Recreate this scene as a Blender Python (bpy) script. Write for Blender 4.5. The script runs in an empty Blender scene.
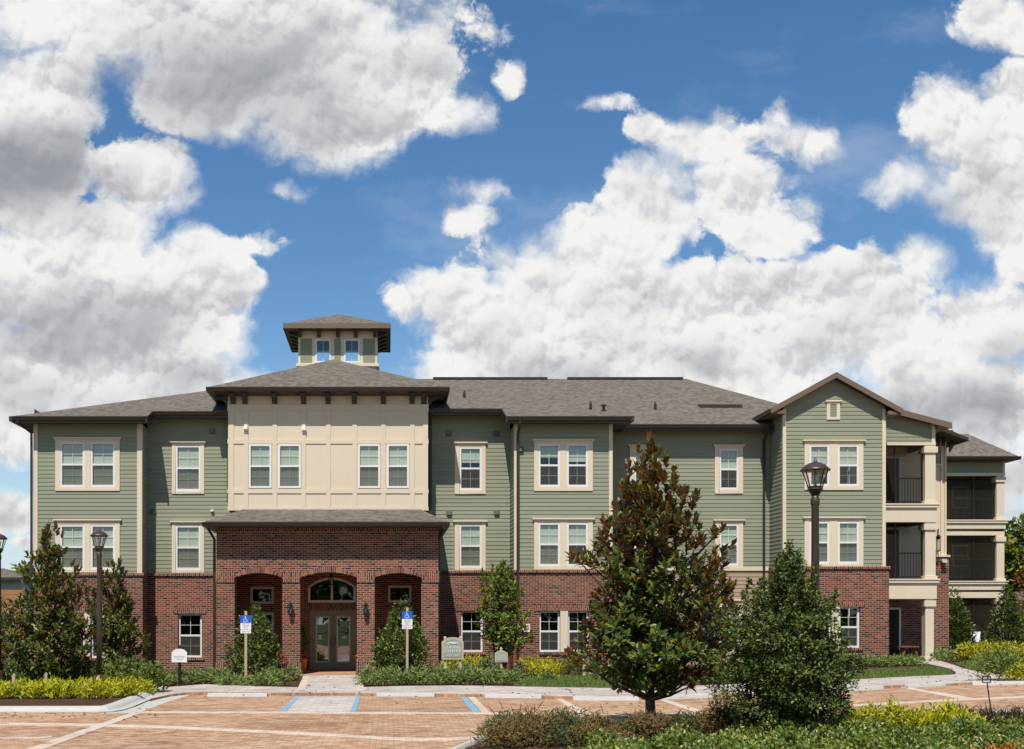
import bpy, bmesh, math, random
import numpy as np
from mathutils import Vector, Matrix
R = math.radians
scene = bpy.context.scene
COL = scene.collection
random.seed(7)
F, PX, PY, EYE = 1164.0, 388.0, 616.0, 2.1

# ------------------------------------------------------------------ camera
cd = bpy.data.cameras.new("camera")
cam = bpy.data.objects.new("camera", cd)
COL.objects.link(cam)
cam.location = (0, 0, EYE)
cam.rotation_euler = (R(90), 0, 0)
cd.sensor_width = 36.0
cd.lens = F / 1024 * 36.0
cd.shift_x = (512 - PX) / 1024
cd.shift_y = (PY - 374.5) / 1024
cd.clip_end = 3000
cd.clip_start = 0.1
scene.camera = cam

# ------------------------------------------------------------------ sun, exposure
SUN_EL, SUN_AZ = 57.5, 15.0          # azimuth to the left of straight behind the camera
sv = Vector((-math.sin(R(SUN_AZ)) * math.cos(R(SUN_EL)), -math.cos(R(SUN_AZ)) * math.cos(R(SUN_EL)), math.sin(R(SUN_EL))))
sl = bpy.data.lights.new("sun", 'SUN')
sl.energy = 4.6
sl.angle = R(0.5)
sl.color = (1.0, 0.95, 0.87)
so = bpy.data.objects.new("sun", sl)
COL.objects.link(so)
so.location = sv * 100
so.rotation_euler = sv.to_track_quat('Z', 'Y').to_euler()
scene.view_settings.view_transform = 'Standard'
scene.view_settings.look = 'None'
scene.view_settings.gamma = 1
scene.view_settings.use_curve_mapping = False
scene.view_settings.exposure = 0.25
scene.cycles.max_bounces = 6
scene.cycles.transparent_max_bounces = 12
scene.cycles.use_denoising = True

# ------------------------------------------------------------------ node helper
class NT:
    def __init__(s, tree):
        s.t = tree
    def n(s, typ, ins=None, **kw):
        nd = s.t.nodes.new(typ)
        for k, v in kw.items():
            setattr(nd, k, v)
        for k, v in (ins or {}).items():
            sock = nd.inputs[k]
            if isinstance(v, bpy.types.NodeSocket):
                s.t.links.new(v, sock)
            else:
                sock.default_value = v
        return nd
    def m(s, op, a, b=None, c=None, clamp=False):
        ins = {0: a}
        if b is not None: ins[1] = b
        if c is not None: ins[2] = c
        return s.n('ShaderNodeMath', ins, operation=op, use_clamp=clamp).outputs[0]
    def vm(s, op, a, b=None):
        ins = {0: a}
        if b is not None: ins[1] = b
        nd = s.n('ShaderNodeVectorMath', ins, operation=op)
        return nd.outputs[1] if op in ('LENGTH', 'DOT_PRODUCT') else nd.outputs[0]
    def mix(s, f, a, b, blend='MIX'):
        nd = s.n('ShaderNodeMix', data_type='RGBA', blend_type=blend)
        for i, v in ((0, f), (6, a), (7, b)):
            if isinstance(v, bpy.types.NodeSocket): s.t.links.new(v, nd.inputs[i])
            else: nd.inputs[i].default_value = v if i == 0 or len(v) == 4 else (*v, 1)
        return nd.outputs[2]
    def ramp(s, f, stops, interp='LINEAR'):
        nd = s.n('ShaderNodeValToRGB', {0: f})
        cr = nd.color_ramp
        cr.interpolation = interp
        while len(cr.elements) < len(stops): cr.elements.new(0.5)
        for e, (p, c) in zip(cr.elements, stops):
            e.position = p
            e.color = (*c, 1) if len(c) == 3 else c
        return nd.outputs[0]
    def mapr(s, v, a, b, c=0.0, d=1.0, smooth=False):
        nd = s.n('ShaderNodeMapRange', {0: v, 1: a, 2: b, 3: c, 4: d})
        nd.interpolation_type = 'SMOOTHSTEP' if smooth else 'LINEAR'
        nd.clamp = True
        return nd.outputs[0]
    def noise(s, vec, scale, detail=4, rough=0.55, dim='3D'):
        nd = s.n('ShaderNodeTexNoise', {'Vector': vec, 'Scale': scale, 'Detail': detail, 'Roughness': rough})
        nd.noise_dimensions = dim
        return nd.outputs[0]
    def comb(s, x, y, z=0.0):
        return s.n('ShaderNodeCombineXYZ', {0: x, 1: y, 2: z}).outputs[0]
    def sep(s, v):
        return s.n('ShaderNodeSeparateXYZ', {0: v}).outputs

# ------------------------------------------------------------------ sky: Nishita plus cumulus clouds placed by direction
world = bpy.data.worlds.new("World")
scene.world = world
world.use_nodes = True
wt = world.node_tree
wt.nodes.clear()
SKY_STRENGTH = 0.1
CLOUDS = [  # centre and radii of each cloud lobe, in the sky's tangent plane
 (90,0,190,62),(290,40,180,95),(330,120,75,55),(398,80,74,62),(455,114,40,26),(220,85,110,50),(20,-30,200,50),
 (10,165,95,85),(60,110,55,45),(5,110,60,50),(45,75,60,26),(140,180,58,42),(185,197,18,12),(110,240,60,55),(55,285,120,75),(170,290,82,62),(120,335,130,75),(225,285,38,42),(220,325,40,40),(20,370,140,70),(170,372,75,40),(262,240,26,10),(205,260,50,40),
 (485,330,72,62),(436,296,46,36),(500,385,90,50),(100,400,190,48),(900,425,170,45),(545,285,80,56),(600,262,70,66),(655,205,52,58),(660,135,26,20),(700,140,52,26),(735,195,58,40),(770,225,48,32),(640,330,200,70),(760,312,150,52),(860,292,92,44),(925,262,30,30),(700,375,250,60),(900,350,140,62),(540,365,130,50),
 (960,125,62,54),(1010,110,62,46),(905,180,34,26),(985,185,75,48),(1010,230,42,36),(1024,262,30,22),
 (1000,325,52,50),(960,395,130,60),(1010,470,70,40),
 (1012,22,52,30),(507,78,9,12),(478,190,26,8),(463,216,20,11),(600,103,15,5),(800,138,38,20),(782,120,14,10),(288,192,18,6),
 (8,512,40,22),(40,545,30,8),(5,450,60,14),(1015,512,50,10)]
GREYS = [(230,80,180,78,.80),(330,115,85,52,.55),(420,60,60,40,.4),(30,175,100,66,1.15),(70,205,60,40,.7),(95,330,125,52,.85),(25,395,120,40,.55),(180,380,70,26,.5),(10,300,60,22,.35),
 (560,375,90,34,.42),(500,345,50,25,.3),(700,365,80,34,.38),(680,215,50,24,.25),(620,300,60,22,.22),(820,345,70,30,.38),(960,405,130,42,.75),(990,210,70,36,.45),(930,180,30,14,.2),(1000,350,50,22,.4),(1015,480,60,30,.5),(8,522,40,14,.6),(745,285,60,16,.18),(870,300,60,16,.2)]

def cloud_group():
    g = bpy.data.node_groups.new("cumulus", 'ShaderNodeTree')
    g.interface.new_socket('p', in_out='INPUT', socket_type='NodeSocketVector')
    g.interface.new_socket('d', in_out='OUTPUT', socket_type='NodeSocketFloat')
    t = NT(g)
    gi = t.n('NodeGroupInput'); go = t.n('NodeGroupOutput')
    p = gi.outputs[0]
    acc = None
    for (cx, cy, rx, ry) in CLOUDS:
        q = t.vm('MULTIPLY', t.vm('SUBTRACT', p, (cx / 100, cy / 100, 0)), (100 / rx, 100 / ry, 1))
        k = min(1.0, (min(rx, ry) / 46) ** .8)
        e = t.m('MULTIPLY_ADD', t.vm('LENGTH', q), -k, k)
        acc = e if acc is None else t.m('SMOOTH_MAX', acc, e, 0.12)
    g.links.new(acc, go.inputs[0])
    return g

def grey_group():
    g = bpy.data.node_groups.new("cloud_base", 'ShaderNodeTree')
    g.interface.new_socket('p', in_out='INPUT', socket_type='NodeSocketVector')
    g.interface.new_socket('d', in_out='OUTPUT', socket_type='NodeSocketFloat')
    t = NT(g)
    gi = t.n('NodeGroupInput'); go = t.n('NodeGroupOutput')
    p = gi.outputs[0]
    acc = None
    for (cx, cy, rx, ry, k) in GREYS:
        q = t.vm('MULTIPLY', t.vm('SUBTRACT', p, (cx / 100, cy / 100, 0)), (70 / rx, 70 / ry, 1))
        l = t.vm('LENGTH', q)
        e = t.m('MULTIPLY', t.mapr(l, 1.0, 0.0, 0, 1, True), k)
        acc = e if acc is None else t.m('MAXIMUM', acc, e)
    g.links.new(acc, go.inputs[0])
    return g

W = NT(wt)
tc = W.n('ShaderNodeTexCoord')
sx, sy, sz = W.sep(tc.outputs['Generated'])
ay = W.m('MAXIMUM', W.m('ABSOLUTE', sy), 0.06)
# tangent-plane coordinates of the view direction (one unit = 100 of the lobe table)
pu = W.m('MULTIPLY_ADD', W.m('DIVIDE', sx, ay), F / 100, PX / 100)
pv = W.m('MULTIPLY_ADD', W.m('DIVIDE', sz, ay), -F / 100, PY / 100)
P = W.comb(pu, pv, 0.37)
cg, gg = cloud_group(), grey_group()
warp = W.n('ShaderNodeTexNoise', {'Vector': P, 'Scale': 1.3, 'Detail': 6.0, 'Roughness': 0.6}, noise_dimensions='2D').outputs['Color']
wv = W.vm('MULTIPLY', W.vm('SUBTRACT', warp, (.5, .5, .5)), (0.5, 0.42, 0))
def group_node(tree, vec):
    nd = wt.nodes.new('ShaderNodeGroup'); nd.node_tree = tree
    wt.links.new(vec, nd.inputs[0])
    return nd.outputs[0]
def puffs(vec, scale, detail):                      # domes packed side by side, at several sizes
    vo = W.n('ShaderNodeTexVoronoi', {'Vector': vec, 'Scale': scale, 'Detail': detail, 'Roughness': 0.52, 'Lacunarity': 2.2}, voronoi_dimensions='2D', feature='F1', normalize=True).outputs['Distance']
    return W.m('MULTIPLY_ADD', W.m('MULTIPLY', vo, vo), -2.2, 1.0)
pq = W.vm('ADD', P, W.vm('MULTIPLY', wv, (.45, .45, 0)))
base = group_node(cg, W.vm('ADD', P, W.vm('MULTIPLY', wv, (.8, .8, 0))))
dm = puffs(pq, 1.9, 3.0)
dm2 = puffs(W.vm('ADD', pq, (-0.035, -0.085, 0)), 1.9, 3.0)
big = puffs(W.vm('ADD', pq, (.31, .17, 0)), 0.85, 1.0)
big2 = puffs(W.vm('ADD', pq, (.31 - .09, .17 - .2, 0)), 0.85, 1.0)
n1 = W.noise(pq, 1.0, 9, 0.6, '2D')
wsp = W.noise(W.vm('ADD', P, W.vm('MULTIPLY', wv, (1.5, 1.5, 0))), 5.0, 6, .66, '2D')
d0 = W.m('ADD', base, W.m('MULTIPLY_ADD', dm, 0.50, -0.33))
d0 = W.m('ADD', d0, W.m('MULTIPLY_ADD', big, 0.22, -0.14))
d0 = W.m('ADD', d0, W.m('MULTIPLY_ADD', n1, 0.72, -0.28))
dw = W.m('ADD', d0, W.m('MULTIPLY_ADD', wsp, 0.26, -0.13))
edge = W.m('MULTIPLY_ADD', W.mapr(W.noise(P, 0.9, 3, .5, '2D'), .38, .62), 0.46, 0.17)
alpha = W.n('ShaderNodeMapRange', {0: dw, 1: 0.0, 2: edge, 3: 0.0, 4: 1.0}, interpolation_type='SMOOTHSTEP').outputs[0]
gbase = group_node(gg, W.vm('ADD', P, W.vm('MULTIPLY', wv, (.9, .7, 0))))
e1 = W.mapr(W.m('SUBTRACT', dm2, dm), -.12, .22, 0, 1, True)
e2 = W.mapr(W.m('SUBTRACT', big2, big), -.2, .32, 0, 1, True)
soft = W.noise(P, 0.7, 5, .55, '2D')
shade = W.m('ADD', W.m('MULTIPLY', gbase, W.m('MULTIPLY_ADD', soft, 0.8, 0.80)), W.m('MULTIPLY', e1, W.m('MULTIPLY_ADD', gbase, -0.24, 0.33)))
shade = W.m('ADD', shade, W.m('MULTIPLY', e2, 0.35))
shade = W.m('SUBTRACT', shade, 0.10)
shade = W.m('ADD', shade, W.m('MULTIPLY_ADD', W.mapr(dw, .75, .1), -0.10, 0.0))
ccol = W.ramp(shade, [(0.0, (7.6, 7.55, 7.45)), (0.16, (6.9, 6.88, 6.85)), (0.36, (5.5, 5.55, 5.7)), (0.6, (4.1, 4.2, 4.4)), (0.85, (3.1, 3.22, 3.45)), (1.0, (2.6, 2.72, 2.95))])
# sky
sky = W.n('ShaderNodeTexSky', sky_type='NISHITA', sun_disc=False, sun_elevation=R(SUN_EL), sun_rotation=R(180 + SUN_AZ), altitude=0, air_density=1.0, dust_density=0.0, ozone_density=1.6)
skyc = W.n('ShaderNodeHueSaturation', {'Saturation': 1.25, 'Value': 1.0, 'Color': sky.outputs[0]}).outputs[0]
hz = W.mapr(sz, 0.22, 0.0, 0, .75, True)
skyc = W.mix(hz, skyc, (4.6, 5.7, 6.8))
# thin high streaks
st = W.noise(W.vm('MULTIPLY', W.vm('ADD', P, wv), (0.35, 1.0, 1)), 0.8, 7, .6, '2D')
stm = W.m('MULTIPLY', W.mapr(st, 0.5, 0.8, 0, 1, True), 0.22)
skyc = W.mix(stm, skyc, (6.5, 6.9, 7.4))
col = W.mix(alpha, skyc, ccol)
bg = W.n('ShaderNodeBackground', {'Color': col, 'Strength': SKY_STRENGTH})
W.n('ShaderNodeOutputWorld', {'Surface': bg.outputs[0]})
world.cycles.sampling_method = 'MANUAL'
world.cycles.sample_map_resolution = 512

# ------------------------------------------------------------------ helpers: points, meshes, objects
def X(px, Y): return (px - PX) * Y / F
def Z(py, Y): return EYE + (PY - py) * Y / F
def gz(x):                                # the lot rises gently to the right
    return 0.0128 * max(-90.0, min(90.0, x))
def gp(px, py, off=0.0):                  # a point of the ground seen at that pixel
    a, b = (px - PX) / F, (py - PY) / F
    Y = (EYE - off) / (b + 0.0128 * a)
    return (a * Y, Y)
def V3(x, y, z): return (x, y, z)

class MB:
    def __init__(s):
        s.v = []; s.f = []; s.mi = []
    def add(s, vs, fs, mi=0):
        o = len(s.v)
        s.v += [tuple(v) for v in vs]
        s.f += [tuple(i + o for i in f) for f in fs]
        s.mi += [mi] * len(fs)
        return s
    def quad(s, a, b, c, d, mi=0): return s.add((a, b, c, d), ((0, 1, 2, 3),), mi)
    def box(s, x0, x1, y0, y1, z0, z1, mi=0):
        return s.add([(x0, y0, z0), (x1, y0, z0), (x1, y1, z0), (x0, y1, z0), (x0, y0, z1), (x1, y0, z1), (x1, y1, z1), (x0, y1, z1)],
                     [(0, 3, 2, 1), (4, 5, 6, 7), (0, 1, 5, 4), (1, 2, 6, 5), (2, 3, 7, 6), (3, 0, 4, 7)], mi)
    def prism(s, poly, axis, a, b, mi=0):  # polygon (u,v) swept along axis; axis 'y': (x,z) ; 'x': (y,z) ; 'z': (x,y)
        def p(u, v, w): return {'y': (u, w, v), 'x': (w, u, v), 'z': (u, v, w)}[axis]
        n = len(poly)
        vs = [p(u, v, a) for u, v in poly] + [p(u, v, b) for u, v in poly]
        fs = [tuple(range(n)), tuple(range(2 * n - 1, n - 1, -1))] + [(i, n + i, n + (i + 1) % n, (i + 1) % n) for i in range(n)]
        return s.add(vs, fs, mi)
    def tube(s, pts, r, seg=8, mi=0, cap=True):
        pts = [Vector(p) for p in pts]
        rs = r if isinstance(r, (list, tuple)) else [r] * len(pts)
        vs = []; fs = []
        for i, p in enumerate(pts):
            d = (pts[min(i + 1, len(pts) - 1)] - pts[max(i - 1, 0)]).normalized()
            u = d.cross(Vector((0, 0, 1)) if abs(d.z) < .9 else Vector((0, 1, 0))).normalized()
            w = d.cross(u)
            for k in range(seg):
                a = 2 * math.pi * k / seg
                vs.append(p + (u * math.cos(a) + w * math.sin(a)) * rs[i])
        for i in range(len(pts) - 1):
            for k in range(seg):
                fs.append((i * seg + k, i * seg + (k + 1) % seg, (i + 1) * seg + (k + 1) % seg, (i + 1) * seg + k))
        if cap:
            fs.append(tuple(range(seg - 1, -1, -1)))
            fs.append(tuple((len(pts) - 1) * seg + k for k in range(seg)))
        return s.add(vs, fs, mi)
    def lathe(s, prof, c=(0, 0, 0), seg=16, mi=0, sq=None):
        vs = []; fs = []; n = len(prof)
        for r, z in prof:
            for k in range(seg):
                a = 2 * math.pi * (k + .5) / seg
                vs.append((c[0] + r * math.cos(a), c[1] + r * math.sin(a), c[2] + z))
        for i in range(n - 1):
            for k in range(seg):
                fs.append((i * seg + k, i * seg + (k + 1) % seg, (i + 1) * seg + (k + 1) % seg, (i + 1) * seg + k))
        fs.append(tuple(range(seg - 1, -1, -1)))
        fs.append(tuple((n - 1) * seg + k for k in range(seg)))
        return s.add(vs, fs, mi)
    def build(s, name, mats, parent=None, smooth=False, bevel=0.0):
        me = bpy.data.meshes.new(name)
        me.from_pydata(s.v, [], s.f)
        for m in (mats if isinstance(mats, (list, tuple)) else [mats]): me.materials.append(m)
        if any(s.mi): me.polygons.foreach_set('material_index', s.mi)
        bm = bmesh.new(); bm.from_mesh(me)
        bmesh.ops.recalc_face_normals(bm, faces=bm.faces)
        if bevel:
            bmesh.ops.remove_doubles(bm, verts=bm.verts, dist=1e-5)
            bmesh.ops.bevel(bm, geom=[e for e in bm.edges if len(e.link_faces) == 2 and e.calc_face_angle(0) > .6], offset=bevel, segments=2, affect='EDGES', profile=.6)
        bm.to_mesh(me); bm.free()
        if smooth: me.polygons.foreach_set('use_smooth', [True] * len(me.polygons))
        return link(name, me, parent)

def link(name, me, parent=None):
    o = bpy.data.objects.new(name, me)
    COL.objects.link(o)
    if parent is not None:
        o.parent = parent
        o.matrix_parent_inverse = Matrix.Translation(parent.location).inverted()
    return o
def tag(o, label=None, cat=None, group=None, kind=None):
    if label: o['label'] = label
    if cat: o['category'] = cat
    if group: o['group'] = group
    if kind: o['kind'] = kind
    return o
def thing(name, label, cat, loc, group=None):
    o = bpy.data.objects.new(name, None)
    COL.objects.link(o)
    o.empty_display_size = .2
    o.location = loc
    return tag(o, label, cat, group)
def copy_tree(o, loc, label=None, rotz=None):
    c = o.copy(); COL.objects.link(c)
    c.location = loc
    if rotz is not None: c.rotation_euler = (0, 0, rotz)
    if label: c['label'] = label
    def rec(src, dst):
        for ch in list(src.children):
            k = ch.copy(); COL.objects.link(k)
            k.parent = dst
            rec(ch, k)
    rec(o, c)
    return c

# ------------------------------------------------------------------ materials
def mat(name, base, rough=.7, spec=.3, metal=0.0):
    m = bpy.data.materials.new(name)
    m.use_nodes = True
    t = NT(m.node_tree)
    b = m.node_tree.nodes['Principled BSDF']
    b.inputs['Base Color'].default_value = (*base, 1)
    b.inputs['Roughness'].default_value = rough
    b.inputs['Specular IOR Level'].default_value = spec
    b.inputs['Metallic'].default_value = metal
    return m, t, b
def setc(t, b, col): t.t.links.new(col, b.inputs['Base Color'])
def bump(t, b, h, strength, dist):
    nd = t.n('ShaderNodeBump', {'Height': h, 'Strength': strength, 'Distance': dist})
    t.t.links.new(nd.outputs[0], b.inputs['Normal'])
def pos(t): return t.n('ShaderNodeNewGeometry').outputs['Position']
def wall_uv(t):                               # (along the wall, height) whichever way the wall faces
    g = t.n('ShaderNodeNewGeometry')
    px, py, pz = t.sep(g.outputs['Position'])
    nx, ny, nz = t.sep(g.outputs['True Normal'])
    side = t.m('GREATER_THAN', t.m('ABSOLUTE', nx), t.m('ABSOLUTE', ny))
    u = t.m('ADD', t.m('MULTIPLY', side, py), t.m('MULTIPLY', t.m('SUBTRACT', 1.0, side), px))
    return u, pz, g

def painted(name, base, rough=.55, var=.12, scale=1.5, spec=.3):
    m, t, b = mat(name, base, rough, spec)
    p = pos(t)
    n = t.noise(p, scale, 5, .6)
    n2 = t.noise(t.vm('MULTIPLY', p, (6, 6, .7)), 1.0, 4, .6)       # faint vertical weathering
    f = t.m('MULTIPLY_ADD', t.m('ADD', n, n2), var, 1 - var)
    c = t.vm('MULTIPLY', t.n('ShaderNodeRGB').outputs[0], (1, 1, 1))
    c.node.inputs[0].default_value = base
    for l in list(m.node_tree.links):
        if l.to_socket == c.node.inputs[0]: m.node_tree.links.remove(l)
    c.node.inputs[0].default_value = base
    sc_ = t.n('ShaderNodeVectorMath', {0: c, 'Scale': f}, operation='SCALE').outputs[0]
    setc(t, b, sc_)
    return m

M = {}
M['trim'] = painted('tan_trim', (.64, .54, .395), .5)
M['panel'] = painted('beige_panel', (.62, .52, .385), .6, .08, .6)
M['stucco'] = painted('beige_stucco', (.62, .53, .40), .8, .1, .8)
M['vinyl'] = painted('white_vinyl', (.68, .67, .65), .4, .05)
M['muntin'] = painted('muntin_white', (.66, .66, .62), .5, .05)
M['bronze'] = painted('dark_bronze', (.033, .024, .018), .4, .2, 3, .5)
M['fascia'] = painted('brown_fascia', (.15, .108, .075), .5)
M['rail'] = painted('black_rail', (.018, .016, .015), .45)
M['soffit'] = painted('brown_soffit', (.075, .055, .042), .6)
M['greyframe'] = painted('grey_frame', (.60, .55, .49), .45)
M['doorframe'] = painted('olive_bronze', (.25, .195, .12), .4)
M['postwood'] = painted('tan_post', (.42, .33, .235), .7, .2, 4)
M['signtan'] = painted('sign_tan', (.45, .38, .27), .6)
M['signgreen'] = painted('sign_sage', (.27, .295, .235), .6)
M['white'] = painted('white_paint', (.72, .70, .68), .5)
M['blue'] = painted('sign_blue', (.015, .10, .48), .45)
M['black'] = painted('black_metal', (.015, .014, .013), .45)
M['redpaint'] = painted('sign_red', (.5, .03, .03), .5)
M['signgrey'] = painted('sign_grey', (.32, .33, .33), .5)
M['orangepot'] = painted('orange_glaze', (.62, .12, .015), .3)
M['wood'] = painted('brown_wood', (.22, .10, .045), .6, .3, 5)
M['ventgreen'] = painted('vent_green', (.12, .14, .10), .6)
M['tansiding'] = painted('tan_siding', (.38, .27, .185), .6, .12)
M['dark'] = painted('dark_interior', (.035, .03, .026), .9)
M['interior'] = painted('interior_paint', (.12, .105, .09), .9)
M['brass'] = mat('lantern_brass', (.35, .24, .10), .35, .5, .9)[0]

def siding_mat(name, base):
    m, t, b = mat(name, base, .62, .25)
    u, v, g = wall_uv(t)
    row = t.m('FLOOR', t.m('DIVIDE', v, .152))
    jit = t.n('ShaderNodeTexWhiteNoise', {'Vector': t.comb(t.m('FLOOR', t.m('DIVIDE', t.m('ADD', u, t.m('MULTIPLY', row, 1.37)), 3.66)), row)}).outputs['Value']
    n = t.noise(t.comb(t.m('MULTIPLY', u, .5), t.m('MULTIPLY', v, 3.0)), 2.0, 5, .6)
    grain = t.noise(t.comb(t.m('MULTIPLY', u, 4.0), t.m('MULTIPLY', v, 60.0)), 1.0, 3, .6)
    f = t.m('ADD', t.m('MULTIPLY_ADD', jit, .13, .87), t.m('MULTIPLY', t.m('ADD', n, t.m('MULTIPLY', grain, .5)), .10))
    c = t.n('ShaderNodeVectorMath', {0: base, 'Scale': f}, operation='SCALE').outputs[0]
    setc(t, b, c)
    bump(t, b, grain, .25, .003)
    return m
M['siding'] = siding_mat('green_lap_siding', (.238, .248, .174))
M['lap_tan'] = siding_mat('tan_lap_siding', (.36, .255, .175))

def brick_mat(name, soldier=False):
    m, t, b = mat(name, (.2, .07, .05), .85, .2)
    u, v, g = wall_uv(t)
    vec = t.comb(v, u) if soldier else t.comb(u, v)
    bw, bh = (.215, .076)
    br = t.n('ShaderNodeTexBrick', {'Vector': vec, 'Color1': (0, 0, 0, 1), 'Color2': (1, 1, 1, 1), 'Mortar': (0, 0, 0, 1), 'Scale': 1.0, 'Mortar Size': .0088, 'Mortar Smooth': .15, 'Bias': 0.0, 'Brick Width': bw, 'Row Height': bh}, offset=.5)
    rnd = br.outputs['Color']
    r = t.sep(rnd)[0]
    row = t.m('FLOOR', t.m('DIVIDE', v if not soldier else u, bh))
    c = t.ramp(r, [(0.0, (.026, .017, .014)), (.15, (.055, .025, .019)), (.24, (.118, .035, .019)), (.55, (.152, .044, .024)), (.8, (.182, .058, .032)), (1.0, (.23, .088, .052))])
    n = t.noise(pos(t), 18, 4, .6)
    c = t.n('ShaderNodeVectorMath', {0: c, 'Scale': t.m('MULTIPLY_ADD', n, .7, .65)}, operation='SCALE').outputs[0]
    c = t.mix(br.outputs['Fac'], c, (.37, .27, .205))
    big = t.noise(pos(t), .5, 3, .5)
    c = t.n('ShaderNodeVectorMath', {0: c, 'Scale': t.m('MULTIPLY_ADD', big, .5, .75)}, operation='SCALE').outputs[0]
    setc(t, b, c)
    bump(t, b, t.m('ADD', t.m('MULTIPLY', br.outputs['Fac'], -1.0), t.m('MULTIPLY', n, .25)), .8, .008)
    return m
M['brick'] = brick_mat('red_brick')
M['soldier'] = brick_mat('soldier_brick', True)

def shingle_mat():
    m, t, b = mat('shingles', (.2, .17, .14), .95, .1)
    u, v, g = wall_uv(t)
    w = t.m('MULTIPLY', v, 2.6)
    br = t.n('ShaderNodeTexBrick', {'Vector': t.comb(u, w), 'Color1': (0, 0, 0, 1), 'Color2': (1, 1, 1, 1), 'Mortar': (.1, .1, .1, 1), 'Scale': 1.0, 'Mortar Size': .006, 'Mortar Smooth': .2, 'Bias': 0.0, 'Brick Width': .17, 'Row Height': .13}, offset=.37)
    r = t.sep(br.outputs['Color'])[0]
    n = t.noise(t.comb(t.m('MULTIPLY', u, 1.0), t.m('MULTIPLY', w, 2.0)), 4.5, 5, .75)
    n2 = t.noise(pos(t), 22, 4, .8)
    f = t.m('ADD', t.m('MULTIPLY', r, .55), t.m('MULTIPLY', n, .45))
    c = t.ramp(f, [(.2, (.100, .085, .068)), (.45, (.142, .122, .099)), (.65, (.172, .149, .122)), (.9, (.215, .187, .155))])
    c = t.n('ShaderNodeVectorMath', {0: c, 'Scale': t.m('MULTIPLY_ADD', n2, .6, .68)}, operation='SCALE').outputs[0]
    setc(t, b, c)
    bump(t, b, t.m('ADD', t.m('MULTIPLY', r, .6), n2), .5, .012)
    return m
M['shingle'] = shingle_mat()

def glass_mat(name, tint=(.9, .95, .93), refl=1.0):
    m = bpy.data.materials.new(name); m.use_nodes = True
    m.node_tree.nodes.clear()
    t = NT(m.node_tree)
    g_ = t.n('ShaderNodeNewGeometry')
    ca = t.m('ABSOLUTE', t.vm('DOT_PRODUCT', g_.outputs['Normal'], g_.outputs['Incoming']))
    fr = t.m('MULTIPLY_ADD', t.m('POWER', t.m('SUBTRACT', 1.0, ca, None, True), 5.0), .95, .045)
    tr = t.n('ShaderNodeBsdfTransparent', {'Color': (*tint, 1)})
    wob = t.n('ShaderNodeBump', {'Height': t.noise(pos(t), .9, 2, .5), 'Strength': .08, 'Distance': .05})
    gl = t.n('ShaderNodeBsdfGlossy', {'Color': (1, 1, 1, 1), 'Roughness': .01, 'Normal': wob.outputs[0]})
    mx = t.n('ShaderNodeMixShader', {0: t.m('MULTIPLY', fr, 1.5 * refl, clamp=True), 1: tr.outputs[0], 2: gl.outputs[0]})
    t.n('ShaderNodeOutputMaterial', {0: mx.outputs[0]})
    return m
M['glass'] = glass_mat('window_glass')
M['doorglass'] = glass_mat('door_glass', (.75, .78, .76), 3.5)
def screen_mat(name, op, col):
    m = bpy.data.materials.new(name); m.use_nodes = True
    m.node_tree.nodes.clear()
    t = NT(m.node_tree)
    tr = t.n('ShaderNodeBsdfTransparent')
    df = t.n('ShaderNodeBsdfDiffuse', {'Color': (*col, 1)})
    mx = t.n('ShaderNodeMixShader', {0: op, 1: tr.outputs[0], 2: df.outputs[0]})
    t.n('ShaderNodeOutputMaterial', {0: mx.outputs[0]})
    return m
M['screen'] = screen_mat('insect_screen', .45, (.09, .088, .075))
M['porchscreen'] = screen_mat('porch_screen', .46, (.030, .026, .022))
def blind_mat():
    m, t, b = mat('blind', (.45, .46, .37), .6, .2)
    px, py, pz = t.sep(pos(t))
    wv_ = t.m('PINGPONG', pz, .025)
    n = t.noise(t.comb(px, pz), 1.7, 2, .5)
    c = t.mix(t.mapr(wv_, .0, .012), (.25, .26, .205), (.46, .475, .385))
    c = t.n('ShaderNodeVectorMath', {0: c, 'Scale': t.m('MULTIPLY_ADD', n, .3, .85)}, operation='SCALE').outputs[0]
    setc(t, b, c)
    return m
M['blind'] = blind_mat()

# ------------------------------------------------------------------ the building
bld = thing('apartment_building', 'three storey apartment building with green siding, red brick base and beige arched entry', 'building', (0, 45, 0))
def part(mb, name, m, parent=bld, smooth=False, bevel=0.0): return mb.build(name, m, parent, smooth, bevel)

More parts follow.
